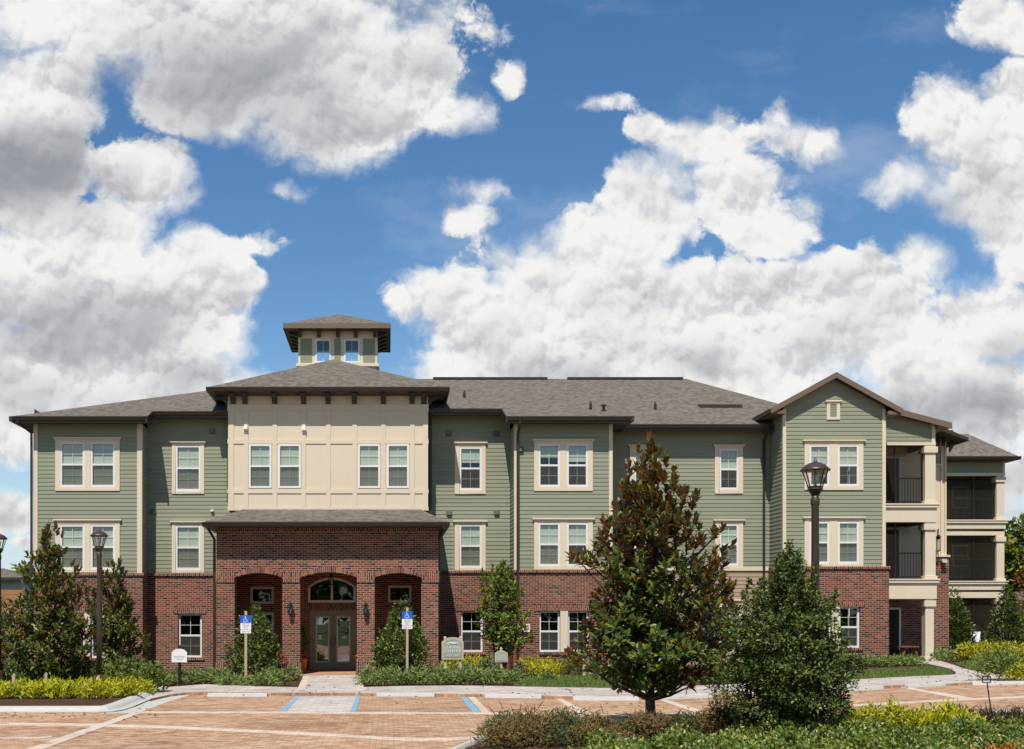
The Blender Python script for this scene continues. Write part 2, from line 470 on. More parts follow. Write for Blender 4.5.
EXPO, LIP = .152, .017
def siding(mb, Y, x0, x1, z0, z1, holes=(), top=None, side=None):
    """lap boards on a wall facing the viewer (side None) or on a side wall at X=Y facing side (-1 / +1); holes (a0,a1,b0,b1); top(z)->(xl,xr) clips a gable"""
    zs = [z0]
    k = math.floor(z0 / EXPO) + 1
    while k * EXPO < z1 - 1e-4:
        if k * EXPO > z0 + 1e-4: zs.append(k * EXPO)
        k += 1
    zs.append(z1)
    cuts = sorted(set(zs + [b for h in holes for b in (h[2], h[3]) if z0 < b < z1]))
    def off(z, row0): return LIP * (1 - (z - row0) / EXPO)
    def P(a, z, o):
        if side is None: return (a, Y - o, z)
        return (Y + side * o, a, z)
    for i in range(len(cuts) - 1):
        a, b = cuts[i], cuts[i + 1]
        if b - a < 1e-4: continue
        mid = (a + b) / 2
        row0 = math.floor(mid / EXPO) * EXPO
        o0, o1 = off(a, row0), off(b, row0)
        iv = [(x0, x1)]
        for h in holes:
            if h[2] < mid < h[3]:
                nv = []
                for (l, r) in iv:
                    if h[0] > l: nv.append((l, min(r, h[0])))
                    if h[1] < r: nv.append((max(l, h[1]), r))
                iv = [q for q in nv if q[1] - q[0] > 1e-4]
        for (l, r) in iv:
            if top:
                la, ra = top(a); lb, rb = top(b)
                l0, r0, l1, r1 = max(l, la), min(r, ra), max(l, lb), min(r, rb)
                if r0 <= l0: continue
                if r1 < l1: l1 = r1 = (l1 + r1) / 2
            else:
                l0 = l1 = l; r0 = r1 = r
            mb.quad(P(l0, a, o0), P(r0, a, o0), P(r1, b, o1), P(l1, b, o1))
            mb.quad(P(l0, a, 0.0), P(r0, a, 0.0), P(r0, a, o0), P(l0, a, o0))
def flat(mb, Y, x0, x1, z0, z1, holes=(), reveal=.12, side=None):
    xs = sorted(set([x0, x1] + [v for h in holes for v in h[:2] if x0 < v < x1]))
    zs = sorted(set([z0, z1] + [v for h in holes for v in h[2:4] if z0 < v < z1]))
    def P(a, z, o=0): return (a, Y + o, z) if side is None else (Y - side * o, a, z)
    for i in range(len(xs) - 1):
        for j in range(len(zs) - 1):
            cx, cz = (xs[i] + xs[i + 1]) / 2, (zs[j] + zs[j + 1]) / 2
            if any(h[0] < cx < h[1] and h[2] < cz < h[3] for h in holes): continue
            mb.quad(P(xs[i], zs[j]), P(xs[i + 1], zs[j]), P(xs[i + 1], zs[j + 1]), P(xs[i], zs[j + 1]))
    for (a, b, c, d) in [h[:4] for h in holes]:
        if reveal:
            mb.quad(P(a, c), P(a, d), P(a, d, reveal), P(a, c, reveal))
            mb.quad(P(b, c), P(b, c, reveal), P(b, d, reveal), P(b, d))
            mb.quad(P(a, d), P(b, d), P(b, d, reveal), P(a, d, reveal))
            mb.quad(P(a, c), P(a, c, reveal), P(b, c, reveal), P(b, c))

def window(x0, x1, z0, z1, Yf, frame='vinyl', blind=1.0, screen=True, rows=2, cols=2, hung=True, parent=bld, fw=.075):
    """sash window whose frame front stands at Yf; blind = how far down the blind hangs (0..1)"""
    f = MB()
    yb = Yf + .09
    f.box(x0, x0 + fw, Yf, yb, z0, z1); f.box(x1 - fw, x1, Yf, yb, z0, z1)
    f.box(x0 + fw, x1 - fw, Yf, yb, z1 - fw, z1); f.box(x0 + fw, x1 - fw, Yf, yb, z0, z0 + fw)
    zm = (z0 + z1) / 2
    xm = (x0 + x1) / 2
    a, b = x0 + fw, x1 - fw
    if hung: f.box(a, b, Yf + .012, yb - .01, zm - .035, zm + .035)
    w = part(f, 'window', M[frame])
    g = MB(); yg = Yf + .045
    mt = MB()
    segs = ((z0 + fw, zm - .035), (zm + .035, z1 - fw)) if hung else ((z0 + fw, z1 - fw),)
    for k, (c, d) in enumerate(segs):
        yy = yg + (.014 if (hung and k == 0) else 0)
        g.quad((a, yy, c), (b, yy, c), (b, yy, d), (a, yy, d))
        for q in range(1, cols):
            xx = a + (b - a) * q / cols
            mt.box(xx - .010, xx + .010, yy + .006, yy + .014, c, d)
        for q in range(1, rows):
            zz = c + (d - c) * q / rows
            mt.box(a, b, yy + .007, yy + .013, zz - .010, zz + .010)
    g.build('pane', M['glass'], w)
    if mt.v: mt.build('muntin', M['muntin'] if frame == 'vinyl' else M[frame], w)
    if blind > 0:
        zb = z1 - fw - (z1 - z0 - 2 * fw) * blind
        q = MB(); yy = Yf + .098
        q.box(a - .03, b + .03, yy, yy + .006, zb, z1)
        q.build('blind', M['blind'], w)
    if screen:
        q = MB(); yy = Yf + .024
        q.quad((a, yy, z0 + fw), (b, yy, z0 + fw), (b, yy, zm - .035), (a, yy, zm - .035))
        q.build('insect_screen', M['screen'], w)
    return w

def cap_trim(x0, x1, zt, zb, Y, wins, capx=.07, ground=False):
    """tan casing round one opening holding the window rectangles wins [(a,b,c,d)]; zt is the underside of the head cap"""
    t = MB(); y0, y1 = Y - .048, Y + .02
    xs = [x0] + [v for w in wins for v in w[:2]] + [x1]
    for i in range(0, len(xs), 2): t.box(xs[i], xs[i + 1], y0, y1, zb, zt)
    for w in wins:
        t.box(w[0], w[1], y0, y1, w[3], zt); t.box(w[0], w[1], y0, y1, zb, w[2])
    part(t, 'window_casing', M['trim'], bevel=.006)
    c = MB(); c.box(x0 - capx, x1 + capx, Y - .12, y1, zt, zt + .05); c.box(x0 - capx * .5, x1 + capx * .5, Y - .085, y1, zt - .045, zt - .001)
    part(c, 'window_cap', M['trim'], bevel=.006)

def bay(Y, wl, rowz, casing, caps):
    pass

HOLE = {}
def tan_window_group(Y, pxs, top, bot, cas_px, cap_y, cas_bot, blinds=(1, 1), holes=None, screen=True):
    """pxs: list of white frame (x0,x1) pixel pairs"""
    wins = [(X(a, Y), X(b, Y), Z(bot, Y), Z(top, Y)) for a, b in pxs]
    zt, zb = Z(cap_y, Y) - .05, Z(cas_bot, Y)
    cap_trim(X(cas_px[0], Y), X(cas_px[1], Y), zt, zb, Y, wins)
    for w, bl in zip(wins, blinds): window(*w, Y - .035, blind=bl, screen=screen)
    if holes is not None: holes += [(w[0] + .02, w[1] - .02, w[2] + .02, w[3] - .02) for w in wins]

def ground_windows(Y, pxs, top, bot, lint, mull=None, holes=None):
    wins = [(X(a, Y), X(b, Y), Z(bot, Y), Z(top, Y)) for a, b in pxs]
    for w in wins:
        window(*w, Y + .05, blind=0, screen=True)
        holes.append((w[0], w[1], w[2], w[3]))
    a, b = wins[0][0] - .08, wins[-1][1] + .08
    l = MB(); l.box(a - .1, b + .1, Y - .088, Y + .05, wins[0][3] + .0, Z(lint, Y)); part(l, 'brick_lintel', M['soldier'])
    s = MB(); s.prism([(Y - .11, wins[0][2] - .10), (Y + .05, wins[0][2] - .10), (Y + .05, wins[0][2] - .004), (Y - .11, wins[0][2] - .03)], 'x', a - .02, b + .02); part(s, 'brick_sill', M['soldier'])
    for i in range(len(wins) - 1):
        q = MB(); q.box(wins[i][1] - .0, wins[i + 1][0], Y - .085, Y + .12, wins[0][2], wins[0][3]); part(q, 'window_mullion', M['trim'])

def corner_board(x0, x1, Y, z0, z1, depth=.1):
    q = MB(); q.box(x0, x1, Y - .045, Y + depth, z0, z1); part(q, 'corner_board', M['trim'], bevel=.006)

YLB, YLR, YMR, YMB, YRR, YGB = 43.8, 44.9, 45.5, 43.8, 45.8, 44.2
PITCH = .345
def zP(Y): return 9.90 + PITCH * (Y - 44.3)
YR = 53.2; ZRIDGE = zP(YR)
BASE = -.6

# --- left bump
hs, hb = [], []
xl, xr = X(34.5, YLB), X(141.5, YLB)
for pt, pb, cy, cb in ((442.3, 486.9, 437.5, 490.9), (524.7, 569.3, 519.4, 572.4)):
    tan_window_group(YLB, [(60.3, 84.8), (90.8, 115.2)], pt, pb, (55.5, 120), cy, cb, holes=hs)
ground_windows(YLB, [(60.3, 84.8), (90.8, 115.2)], 613, 658, 607, holes=hb)
belt = Z(573, YLB)
w = MB(); siding(w, YLB, xl, xr, belt, zP(43.2) - .2, hs); siding(w, xr, YLB, YLR, belt, zP(43.2) - .2, side=1); siding(w, xl, YLB, 62, belt, 9.9, side=-1)
part(w, 'siding_wall', M['siding'])
w = MB(); flat(w, YLB - .06, xl - .05, xr + .05, BASE, belt, hb, .16); flat(w, xr + .05, YLB - .06, YLR, BASE, belt, side=1); flat(w, xl - .05, YLB - .06, 62, BASE, belt, side=-1)
part(w, 'brick_wall', M['brick'])
corner_board(xl - .03, xl + .13, YLB, belt, zP(43.2) - .2); corner_board(xr - .16, xr + .03, YLB, belt, zP(43.2) - .2)
def belt_course(Y, x0, x1, z, trim=True, d=.06):
    q = MB(); q.prism([(Y - .12, z - .10), (Y + .05, z - .10), (Y + .05, z + .01), (Y - .03, z + .01), (Y - .12, z - .03)], 'x', x0, x1)
    part(q, 'brick_ledge', M['soldier'])
belt_course(YLB, xl - .1, xr + .1, belt)

# --- left recess
hs, hb = [], []
xa, xb = xr, X(222, YLR)
for pt, pb, cy, cb in ((445.5, 490.9, 441.5, 493.8), (525.5, 569.6, 521.2, 572.8)):
    tan_window_group(YLR, [(175.7, 200.8)], pt, pb, (172, 204.4), cy, cb, holes=hs)
ground_windows(YLR, [(178.3, 202)], 613.6, 657.4, 607.5, holes=hb)
belt = Z(573.3, YLR)
w = MB(); siding(w, YLR, xa, X(240, YLR), belt, zP(44.3) - .15, hs); part(w, 'siding_wall', M['siding'])
w = MB(); flat(w, YLR - .06, xa, X(216, YLR) + .4, BASE, belt, hb, .16); part(w, 'brick_wall', M['brick'])
belt_course(YLR, xa + .06, X(222, YLR), belt)

# --- right-hand recess next to the entry
hs, hb = [], []
xc = X(514.8, YMB)
for pt, pb, cy, cb in ((447.0, 490, 442.2, 494), (524.5, 567.5, 520.7, 570.2)):
    tan_window_group(YMR, [(459.3, 481.6)], pt, pb, (454.7, 485.6), cy, cb, blinds=(.35 if pt < 500 else 1,), holes=hs)
ground_windows(YMR, [(460.6, 482.7)], 610.8, 652, 605, holes=hb)
belt = Z(570.7, YMR)
w = MB(); siding(w, YMR, X(425, YMR), xc, belt, zP(44.9) - .15, hs); part(w, 'siding_wall', M['siding'])
w = MB(); flat(w, YMR - .06, X(425, YMR), xc, BASE, belt, hb, .16); part(w, 'brick_wall', M['brick'])
belt_course(YMR, X(430, YMR), xc - .06, belt)

# --- middle bump
hs, hb = [], []
xl, xr = xc, X(611.7, YMB)
for pt, pb, cy, cb in ((444, 486.8, 439.3, 491), (522.8, 566, 518.3, 569.6)):
    tan_window_group(YMB, [(538.3, 559.8), (566.7, 587.8)], pt, pb, (534, 592.7), cy, cb, blinds=(.3, .4) if pt < 500 else (1, .5), holes=hs)
ground_windows(YMB, [(539, 560), (567.6, 588.7)], 610.8, 652, 605, holes=hb)
belt = Z(570, YMB)
w = MB(); siding(w, YMB, xl, xr, belt, zP(43.2) - .2, hs); siding(w, xl, YMB, YMR, belt, zP(43.2) - .2, side=-1); siding(w, xr, YMB, YRR, belt, zP(43.2) - .2, side=1)
part(w, 'siding_wall', M['siding'])
w = MB(); flat(w, YMB - .06, xl - .05, xr + .05, BASE, belt, hb, .16); flat(w, xl - .05, YMB - .06, YMR, BASE, belt, side=-1); flat(w, xr + .05, YMB - .06, YRR, BASE, belt, side=1)
part(w, 'brick_wall', M['brick'])
corner_board(xl - .03, xl + .10, YMB, belt, zP(43.2) - .2); corner_board(xr - .11, xr + .03, YMB, belt, zP(43.2) - .2)
belt_course(YMB, xl - .1, xr + .1, belt)

# --- right recess (tan lap siding below)
hs, hb = [], []
xa, xb = xr, X(783.4, YGB)
zE2 = Z(424, 45.2)
for pxs, cas in (([(719, 738.3)], (714.7, 742.8)), ([(634, 653.3)], (629.5, 658))):
    for pt, pb, cy, cb in ((449.4, 489.5, 444.9, 493.7), (524, 565.3, 519.6, 567.3)):
        tan_window_group(YRR, pxs, pt, pb, cas, cy, cb, blinds=(.5,) if pt < 500 else (1,), holes=hs)
    tan_window_group(YRR, pxs, 605, 651, cas, 599.5, 655, blinds=(.4,), holes=hb)
belt = Z(567.5, YRR)
w = MB(); siding(w, YRR, xa, xb, belt, zE2 - .15, hs); part(w, 'siding_wall', M['siding'])
w = MB(); siding(w, YRR, xa, xb, BASE, belt, hb); part(w, 'tan_siding_wall', M['lap_tan'])
q = MB(); q.box(xa + .06, xb - .06, YRR - .06, YRR + .02, belt - .13, belt + .02); part(q, 'belt_trim', M['trim'], bevel=.006)

# --- gabled bump
hs, hb = [], []
xl, xr = X(783.4, YGB), X(884.6, YGB)
for pt, pb, cy, cb in ((444.9, 486, 440, 490), (521.5, 563.5, 517, 566.2)):
    tan_window_group(YGB, [(809, 829), (837.5, 858.5)], pt, pb, (804.2, 863), cy, cb, blinds=(.45, .5) if pt < 500 else (1, 1), holes=hs)
ground_windows(YGB, [(811, 831), (839, 859.7)], 606.5, 647.8, 601, holes=hb)
belt = Z(566.4, YGB)
YG = 43.88
gx, gzt = X(836, YG), Z(372.5, YG)
zsl = Z(406.5, YG)
gsl = (gzt - zsl) / (gx - X(774.5, YG))
def gtop(z): h = (gzt - .16 - z) / gsl; return (gx - h, gx + h)
w = MB(); siding(w, YGB, xl, xr, belt, gzt - .17, hs, gtop); siding(w, xl, YGB, YRR, belt, zsl - .1, side=-1); siding(w, xr, YGB, 47, belt, zsl - .1, side=1)
part(w, 'siding_wall', M['siding'])
w = MB(); bx1 = X(889, YGB - .06)
flat(w, YGB - .06, xl - .05, bx1, BASE, belt, hb, .16); flat(w, xl - .05, YGB - .06, YRR, BASE, belt, side=-1); flat(w, bx1, YGB - .06, 47.5, BASE, belt, side=1)
flat(w, YGB + 1.0, xr, bx1, belt - .2, belt - .01)
w.quad((xr, YGB - .06, belt), (bx1, YGB - .06, belt), (bx1, 47.5, belt), (xr, 47.5, belt))
part(w, 'brick_wall', M['brick'])
corner_board(xl - .03, xl + .09, YGB, belt, zsl - .03); corner_board(xr - .10, xr + .03, YGB, belt, zsl - .05)
belt_course(YGB, xl - .1, bx1 + .04, belt)
# small gable vent
vx0, vx1, vz0, vz1 = X(826.3, YGB), X(839.7, YGB), Z(419.8, YGB), Z(402, YGB)
q = MB(); q.box(vx0, vx0 + .13, YGB - .05, YGB + .02, vz0, vz1); q.box(vx1 - .13, vx1, YGB - .05, YGB + .02, vz0, vz1); q.box(vx0 + .13, vx1 - .13, YGB - .05, YGB + .02, vz0, vz0 + .09); q.box(vx0 + .13, vx1 - .13, YGB - .05, YGB + .02, vz1 - .09, vz1); q.box(vx0 - .05, vx1 + .05, YGB - .1, YGB + .02, vz1, vz1 + .06)
gv = part(q, 'gable_vent', M['trim'], bevel=.006)
q = MB()
for k in range(8):
    zz = vz0 + .09 + k * (vz1 - vz0 - .18) / 8
    q.prism([(YGB - .035, zz), (YGB - .015, zz + .07), (YGB - .012, zz + .07), (YGB - .03, zz)], 'x', vx0 + .13, vx1 - .13)
q.build('louvre', M['siding'], gv)

# ------------------------------------------------------------------ roofs
def gutter(x0, x1, Y, z, name='gutter', along='x', h=.17):
    q = MB(); prof = [(Y - .13, z - .02), (Y - .13, z - .05), (Y - .085, z - h), (Y - .0, z - h), (Y, z - .02)]
    if along == 'x': q.prism(prof, 'x', x0, x1)
    else:  # runs along y from x0 to x1 at X=Y ; outward sign by h<0
        q.prism([(p[0], p[1]) for p in prof], 'y', x0, x1)
    part(q, name, M['bronze'])
def soffit(x0, x1, y0, y1, z):
    q = MB(); q.box(x0, x1, y0, y1, z - .03, z); part(q, 'soffit', M['soffit'])

XL = X(13, 43.2)
xLBr = X(147, 43.2); xMBl = X(506.5, 43.2); xMBr = X(631, 43.2)
ridge_l = XL + (YR - 43.2); ridge_r = 9
m = MB()
def strip(mb, x0, x1, Ye):
    # front slope strip from the eave Ye up to the ridge line, clipped by the hip on the far left
    mb.quad((x0, Ye, zP(Ye)), (x1, Ye, zP(Ye)), (x1, YR, ZRIDGE), (max(x0, ridge_l), YR, ZRIDGE)) if False else None
def poly_top(mb, pts, th=.05):
    n = len(pts)
    mb.add([(x, y, z) for x, y, z in pts] + [(x, y, z - th) for x, y, z in pts], [tuple(range(n)), tuple(range(2 * n - 1, n - 1, -1))] + [(i, n + i, n + (i + 1) % n, (i + 1) % n) for i in range(n)])
xLr, xBoxR, = xLBr, X(433, 44.6)
outline = [(XL, 43.2), (xLBr, 43.2), (xLBr, 44.3), (xBoxR, 44.3), (xBoxR, 44.9), (xMBl, 44.9), (xMBl, 43.2), (xMBr, 43.2)]
rx = xMBr - (YR - 43.2)
poly_top(m, [(x, y, zP(y)) for x, y in outline] + [(rx, YR, ZRIDGE), (ridge_l, YR, ZRIDGE)])
poly_top(m, [(XL, 43.2, zP(43.2)), (ridge_l, YR, ZRIDGE), (XL, 63.2, zP(43.2))])
poly_top(m, [(xMBr, 43.2, zP(43.2)), (xMBr, 63.2, zP(43.2)), (rx, YR, ZRIDGE)])
poly_top(m, [(XL, 63.2, zP(43.2)), (ridge_l, YR, ZRIDGE), (rx, YR, ZRIDGE), (xMBr, 63.2, zP(43.2))])
part(m, 'main_roof', M['shingle'])
# right part of the main roof
m = MB(); XR2 = 18.1; x2 = X(686, YR); ZR2 = ZRIDGE - .03
poly_top(m, [(6.5, 45.2, zE2), (XR2, 45.2, zE2), (x2, YR, ZR2), (-5, YR, ZR2)])
poly_top(m, [(XR2, 45.2, zE2), (XR2 + .3, 62, zE2), (x2, YR, ZR2)])
poly_top(m, [(-9, 62, zE2), (-5, YR, ZR2), (x2, YR, ZR2), (XR2 + .3, 62, zE2)])
part(m, 'main_roof', M['shingle'])
for x0, x1, Ye, Yw in ((XL - .0, xLBr, 43.2, YLB), (xLBr, X(228, 44.3), 44.3, YLR), (X(428, 44.9), xMBl, 44.9, YMR), (xMBl, xMBr, 43.2, YMB)):
    gutter(x0, x1, Ye, zP(Ye)); soffit(x0, x1, Ye - .01, Yw + .05, zP(Ye) - .16)
    q = MB(); q.box(x0 + .02, x1 - .02, Ye + .002, Ye + .05, zP(Ye) - .26, zP(Ye) - .055); part(q, 'fascia', M['bronze'])
gutter(xMBr - .6, X(768, 45.2), 45.2, zE2); soffit(xMBr - .6, X(790, 45.2), 45.19, YRR + .05, zE2 - .16)
q = MB(); q.box(xMBr - .6, X(780, 45.2), 45.202, 45.25, zE2 - .26, zE2 - .055); part(q, 'fascia', M['bronze'])
# side returns of the jogs and the left end
z4 = zP(43.2)
for xx, ya, yb in ((xLBr, 43.2, 44.3), (xMBl, 43.2, 44.9)):
    q = MB(); q.add([(xx - .03, ya - .1, zP(ya) - .26), (xx + .03, ya - .1, zP(ya) - .26), (xx + .03, yb, zP(yb) - .26), (xx - .03, yb, zP(yb) - .26), (xx - .03, ya - .1, zP(ya) - .03), (xx + .03, ya - .1, zP(ya) - .03), (xx + .03, yb, zP(yb) - .03), (xx - .03, yb, zP(yb) - .03)], [(0, 3, 2, 1), (4, 5, 6, 7), (0, 1, 5, 4), (1, 2, 6, 5), (2, 3, 7, 6), (3, 0, 4, 7)])
    part(q, 'fascia', M['bronze'])
q = MB(); q.box(xMBr - .03, xMBr + .1, 43.1, 47.5, z4 - .2, z4 - .02); part(q, 'fascia', M['bronze'])
q = MB(); q.box(XL - .12, XL, 43.1, 63, z4 - .2, z4 - .02)
part(q, 'fascia', M['bronze'])
soffit(XL, X(34.5, YLB) + .05, 43.8, 63, z4 - .16)
soffit(X(611.7, YMB), xMBr, 43.8, 47, z4 - .16)

# gable roof over the gabled bump
q = MB(); gr_ = X(901, YG)
gl = X(772.5, YG)
th = .07
yf, ybk = YG, 51.5
for sgn, xe in ((-1, gl - .0), (1, gr_)):
    ze = gzt - abs(xe - gx) * gsl
    poly_top(q, [(gx, yf, gzt), (gx, ybk, gzt), (xe, ybk, ze), (xe, yf, ze)], th)
part(q, 'gable_roof', M['shingle'])
def rake(x0, z0, x1, z1, Y, h=.2, d=.06, name='rake_board', m='fascia', up=.01):
    s = 1 if x1 > x0 else -1
    q = MB(); q.prism([(x0, z0 + up), (x1, z1 + up), (x1, z1 - h), (x0, z0 - h)], 'y', Y - d, Y); part(q, name, M[m])
zel = gzt - (gx - gl) * gsl; zer = gzt - (gr_ - gx) * gsl
rake(gl - .06, zel - .03, gx, gzt, yf - .002, .2); rake(gx, gzt, gr_ + .06, zer - .03, yf - .002, .2)
for xe, ze in ((gl, zel), (gr_, zer)):
    s = 1 if xe > gx else -1
    xi = xl if s < 0 else xr
    q = MB(); q.add([(xe, yf, ze - .09), (xi, yf, ze - .09), (xi, 47.5, ze - .09), (xe, 47.5, ze - .09), (xe, yf, ze - .22), (xi, yf, ze - .22), (xi, 47.5, ze - .22), (xe, 47.5, ze - .22)], [(0, 1, 2, 3), (4, 7, 6, 5), (0, 4, 5, 1), (1, 5, 6, 2), (2, 6, 7, 3), (3, 7, 4, 0)])
    part(q, 'eave_return', M['fascia'])
q = MB(); q.prism([(gl - .13, zel - .05), (gl, zel - .05), (gl, zel - .2), (gl - .09, zel - .2)], 'y', yf, 47.2); part(q, 'gutter', M['bronze'])
q = MB()
q.prism([(gx, gzt - .1), (gl, zel - .1), (gl, zel - .13), (gx, gzt - .13)], 'y', yf, YGB + .02); q.prism([(gx, gzt - .1), (gr_, zer - .1), (gr_, zer - .13), (gx, gzt - .13)], 'y', yf, YGB + .02)
part(q, 'soffit', M['soffit'])

# --- entry block: brick porch with three arches
YB = 40.7; YD = 44.4
bxl, bxr = X(216.5, YB), X(438.4, YB)
zt = Z(526.5, YB)
def zb_(py): return Z(py, YB)
ops = [(234.4, 282.2), (300.1, 357.0), (374.6, 421.5)]
spr = zb_(577.4); crown = [zb_(573.0), zb_(572.2), zb_(573.0)]
w = MB()
def arch(o, cr, n=18, ex=0.0, ey=0.0):
    a, b = X(o[0], YB) - ex, X(o[1], YB) + ex
    h = cr - spr + ey; hw = (b - a) / 2; rad = (hw * hw + h * h) / (2 * h)
    c = (a + b) / 2
    return [(c + hw * (-1 + 2 * i / n), spr + math.sqrt(max(0, rad * rad - (hw * (-1 + 2 * i / n)) ** 2)) - (rad - h)) for i in range(n + 1)]
PT = .62
edges = [bxl] + [X(v, YB) for o in ops for v in o] + [bxr]
for i in range(0, 8, 2):
    a, b = edges[i], edges[i + 1]
    w.quad((a, YB, BASE), (b, YB, BASE), (b, YB, zt), (a, YB, zt))
    w.quad((a, YB + PT, BASE), (a, YB + PT, zt), (b, YB + PT, zt), (b, YB + PT, BASE))
    if i > 0: w.quad((a, YB, BASE), (a, YB, spr), (a, YB + PT, spr), (a, YB + PT, BASE))
    if i < 6: w.quad((b, YB, BASE), (b, YB + PT, BASE), (b, YB + PT, spr), (b, YB, spr))
for o, cr in zip(ops, crown):
    ap = arch(o, cr)
    for (p, q) in zip(ap, ap[1:]):
        w.quad((p[0], YB, p[1]), (q[0], YB, q[1]), (q[0], YB, zt), (p[0], YB, zt))
        w.quad((p[0], YB + PT, p[1]), (p[0], YB + PT, zt), (q[0], YB + PT, zt), (q[0], YB + PT, q[1]))
        w.quad((p[0], YB, p[1]), (p[0], YB + PT, p[1]), (q[0], YB + PT, q[1]), (q[0], YB, q[1]))
flat(w, bxl, YB, YD + 1.1, BASE, zt, side=-1); flat(w, bxr, YB, YD + 1.1, BASE, zt, side=1)
part(w, 'entry_wall', M['brick'])
# voussoir rings and soldier bands, 3 cm proud
m_ring = bpy.data.materials.new('arch_brick')
def ring_mat():
    m, t, b = mat('arch_brick', (.2, .07, .05), .85, .2)
    r = t.n('ShaderNodeNewGeometry').outputs['Random Per Island']
    c = t.ramp(r, [(0, (.05, .024, .02)), (.3, (.17, .052, .034)), (.7, (.24, .082, .053)), (1, (.31, .125, .085))])
    n = t.noise(pos(t), 18, 4, .6)
    c = t.n('ShaderNodeVectorMath', {0: c, 'Scale': t.m('MULTIPLY_ADD', n, .7, .65)}, operation='SCALE').outputs[0]
    setc(t, b, c); return m
M['arch'] = ring_mat()
M['mortar'] = painted('mortar', (.36, .30, .255), .9)
for o, cr in zip(ops, crown):
    n = 30
    q = MB(); lo = arch(o, cr, n); hi = arch(o, cr, n, .06, .205)
    for i in range(n):
        def lerp(p, q_, t_): return (p[0] + (q_[0] - p[0]) * t_, p[1] + (q_[1] - p[1]) * t_)
        a0, a1 = lerp(lo[i], lo[i + 1], .1), lerp(lo[i], lo[i + 1], .9)
        b0, b1 = lerp(hi[i], hi[i + 1], .1), lerp(hi[i], hi[i + 1], .9)
        q.prism([a0, a1, b1, b0], 'y', YB - .03, YB + .01, 0)
    for i in range(n): q.prism([lo[i], lo[i + 1], hi[i + 1], hi[i]], 'y', YB - .02, YB + .005, 1)
    part(q, 'arch_ring', [M['arch'], M['mortar']])
for i in range(0, 8, 2):
    a, b = edges[i], edges[i + 1]
    q = MB(); q.box(a - (.03 if i == 0 else .0), b + (.03 if i == 6 else .0), YB - .032, YB + .01, zb_(582.5), zb_(571)); part(q, 'soldier_band', M['soldier'])
    q = MB(); q.box(a - .03, b + .03, YB - .035, YB + PT + .03, BASE, zb_(662)); part(q, 'pier_plinth', M['soldier'])
q = MB(); q.box(bxl, bxr, YB - .03, YB + .01, zt - .2, zt); part(q, 'soldier_band', M['soldier'])
# porch back wall with doors and windows
hb = []
dl, dr, dt = X(310, YD), X(356, YD), Z(610.5, YD)
tl, tr_, tb_, tt_ = X(308, YD), X(355.8, YD), Z(602.5, YD), Z(577.5, YD)
side = []
for a, b, c, d in ((250.2, 274, 603.8, 586.6), (250.2, 274, 660, 612.5), (388, 411.5, 602.5, 585.4), (388, 411.5, 660, 611.5)):
    r = (X(a, YD), X(b, YD), Z(c, YD), Z(d, YD)); side.append(r); hb.append(r)
hb += [(dl, dr, BASE, dt), (tl, tr_, tb_, tt_ - .02)]
pz = .06
w = MB(); flat(w, YD, bxl, bxr, BASE, zt, hb, .15); part(w, 'porch_back_wall', M['brick'])
for k, r in enumerate(side):
    window(*r, YD + .04, frame='greyframe', blind=0, screen=False, rows=1, cols=1, hung=(k % 2 == 1), fw=.09)
q = MB(); q.box(bxl, bxr, YB + PT, YD, 3.75, 3.8); part(q, 'porch_ceiling', M['panel'])
# arched transom
q = MB(); n = 16; hw = (tr_ - tl) / 2; c = (tl + tr_) / 2; hgt = .36; rad = (hw * hw + hgt * hgt) / (2 * hgt)
def tarc(i, ins=0.0):
    x = (hw - ins) * (-1 + 2 * i / n); return (c + x, tt_ - ins - rad + math.sqrt(rad * rad - x * x))
for i in range(n):
    q.prism([tarc(i, .09), tarc(i + 1, .09), tarc(i + 1), tarc(i)], 'y', YD - .03, YD + .08)
zs_ = tarc(0)[1]
q.box(tl, tl + .09, YD - .03, YD + .08, tb_, zs_ - .0); q.box(tr_ - .09, tr_, YD - .03, YD + .08, tb_, zs_); q.box(tl + .09, tr_ - .09, YD - .03, YD + .08, tb_, tb_ + .09); q.box(c - .04, c + .04, YD - .03, YD + .06, tb_ + .09, tt_ - .09)
tw = part(q, 'arched_transom', M['greyframe'])
q = MB(); q.add([(tl + .09, YD + .03, tb_ + .09), (tr_ - .09, YD + .03, tb_ + .09)] + [(tarc(i, .09)[0], YD + .03, tarc(i, .09)[1]) for i in range(n, -1, -1)], [tuple(range(n + 3))]); q.build('pane', M['glass'], tw)
q = MB()  # brick spandrels over the arched transom
for i in range(n):
    a, b = tarc(i), tarc(i + 1); q.prism([a, b, (b[0], tt_ + .01), (a[0], tt_ + .01)], 'y', YD - .012, YD + .06)
part(q, 'brick_spandrel', M['brick'])
q = MB(); q.box(tl - .1, tr_ + .1, YD - .02, YD + .05, dt, tb_); part(q, 'brick_lintel', M['soldier'])
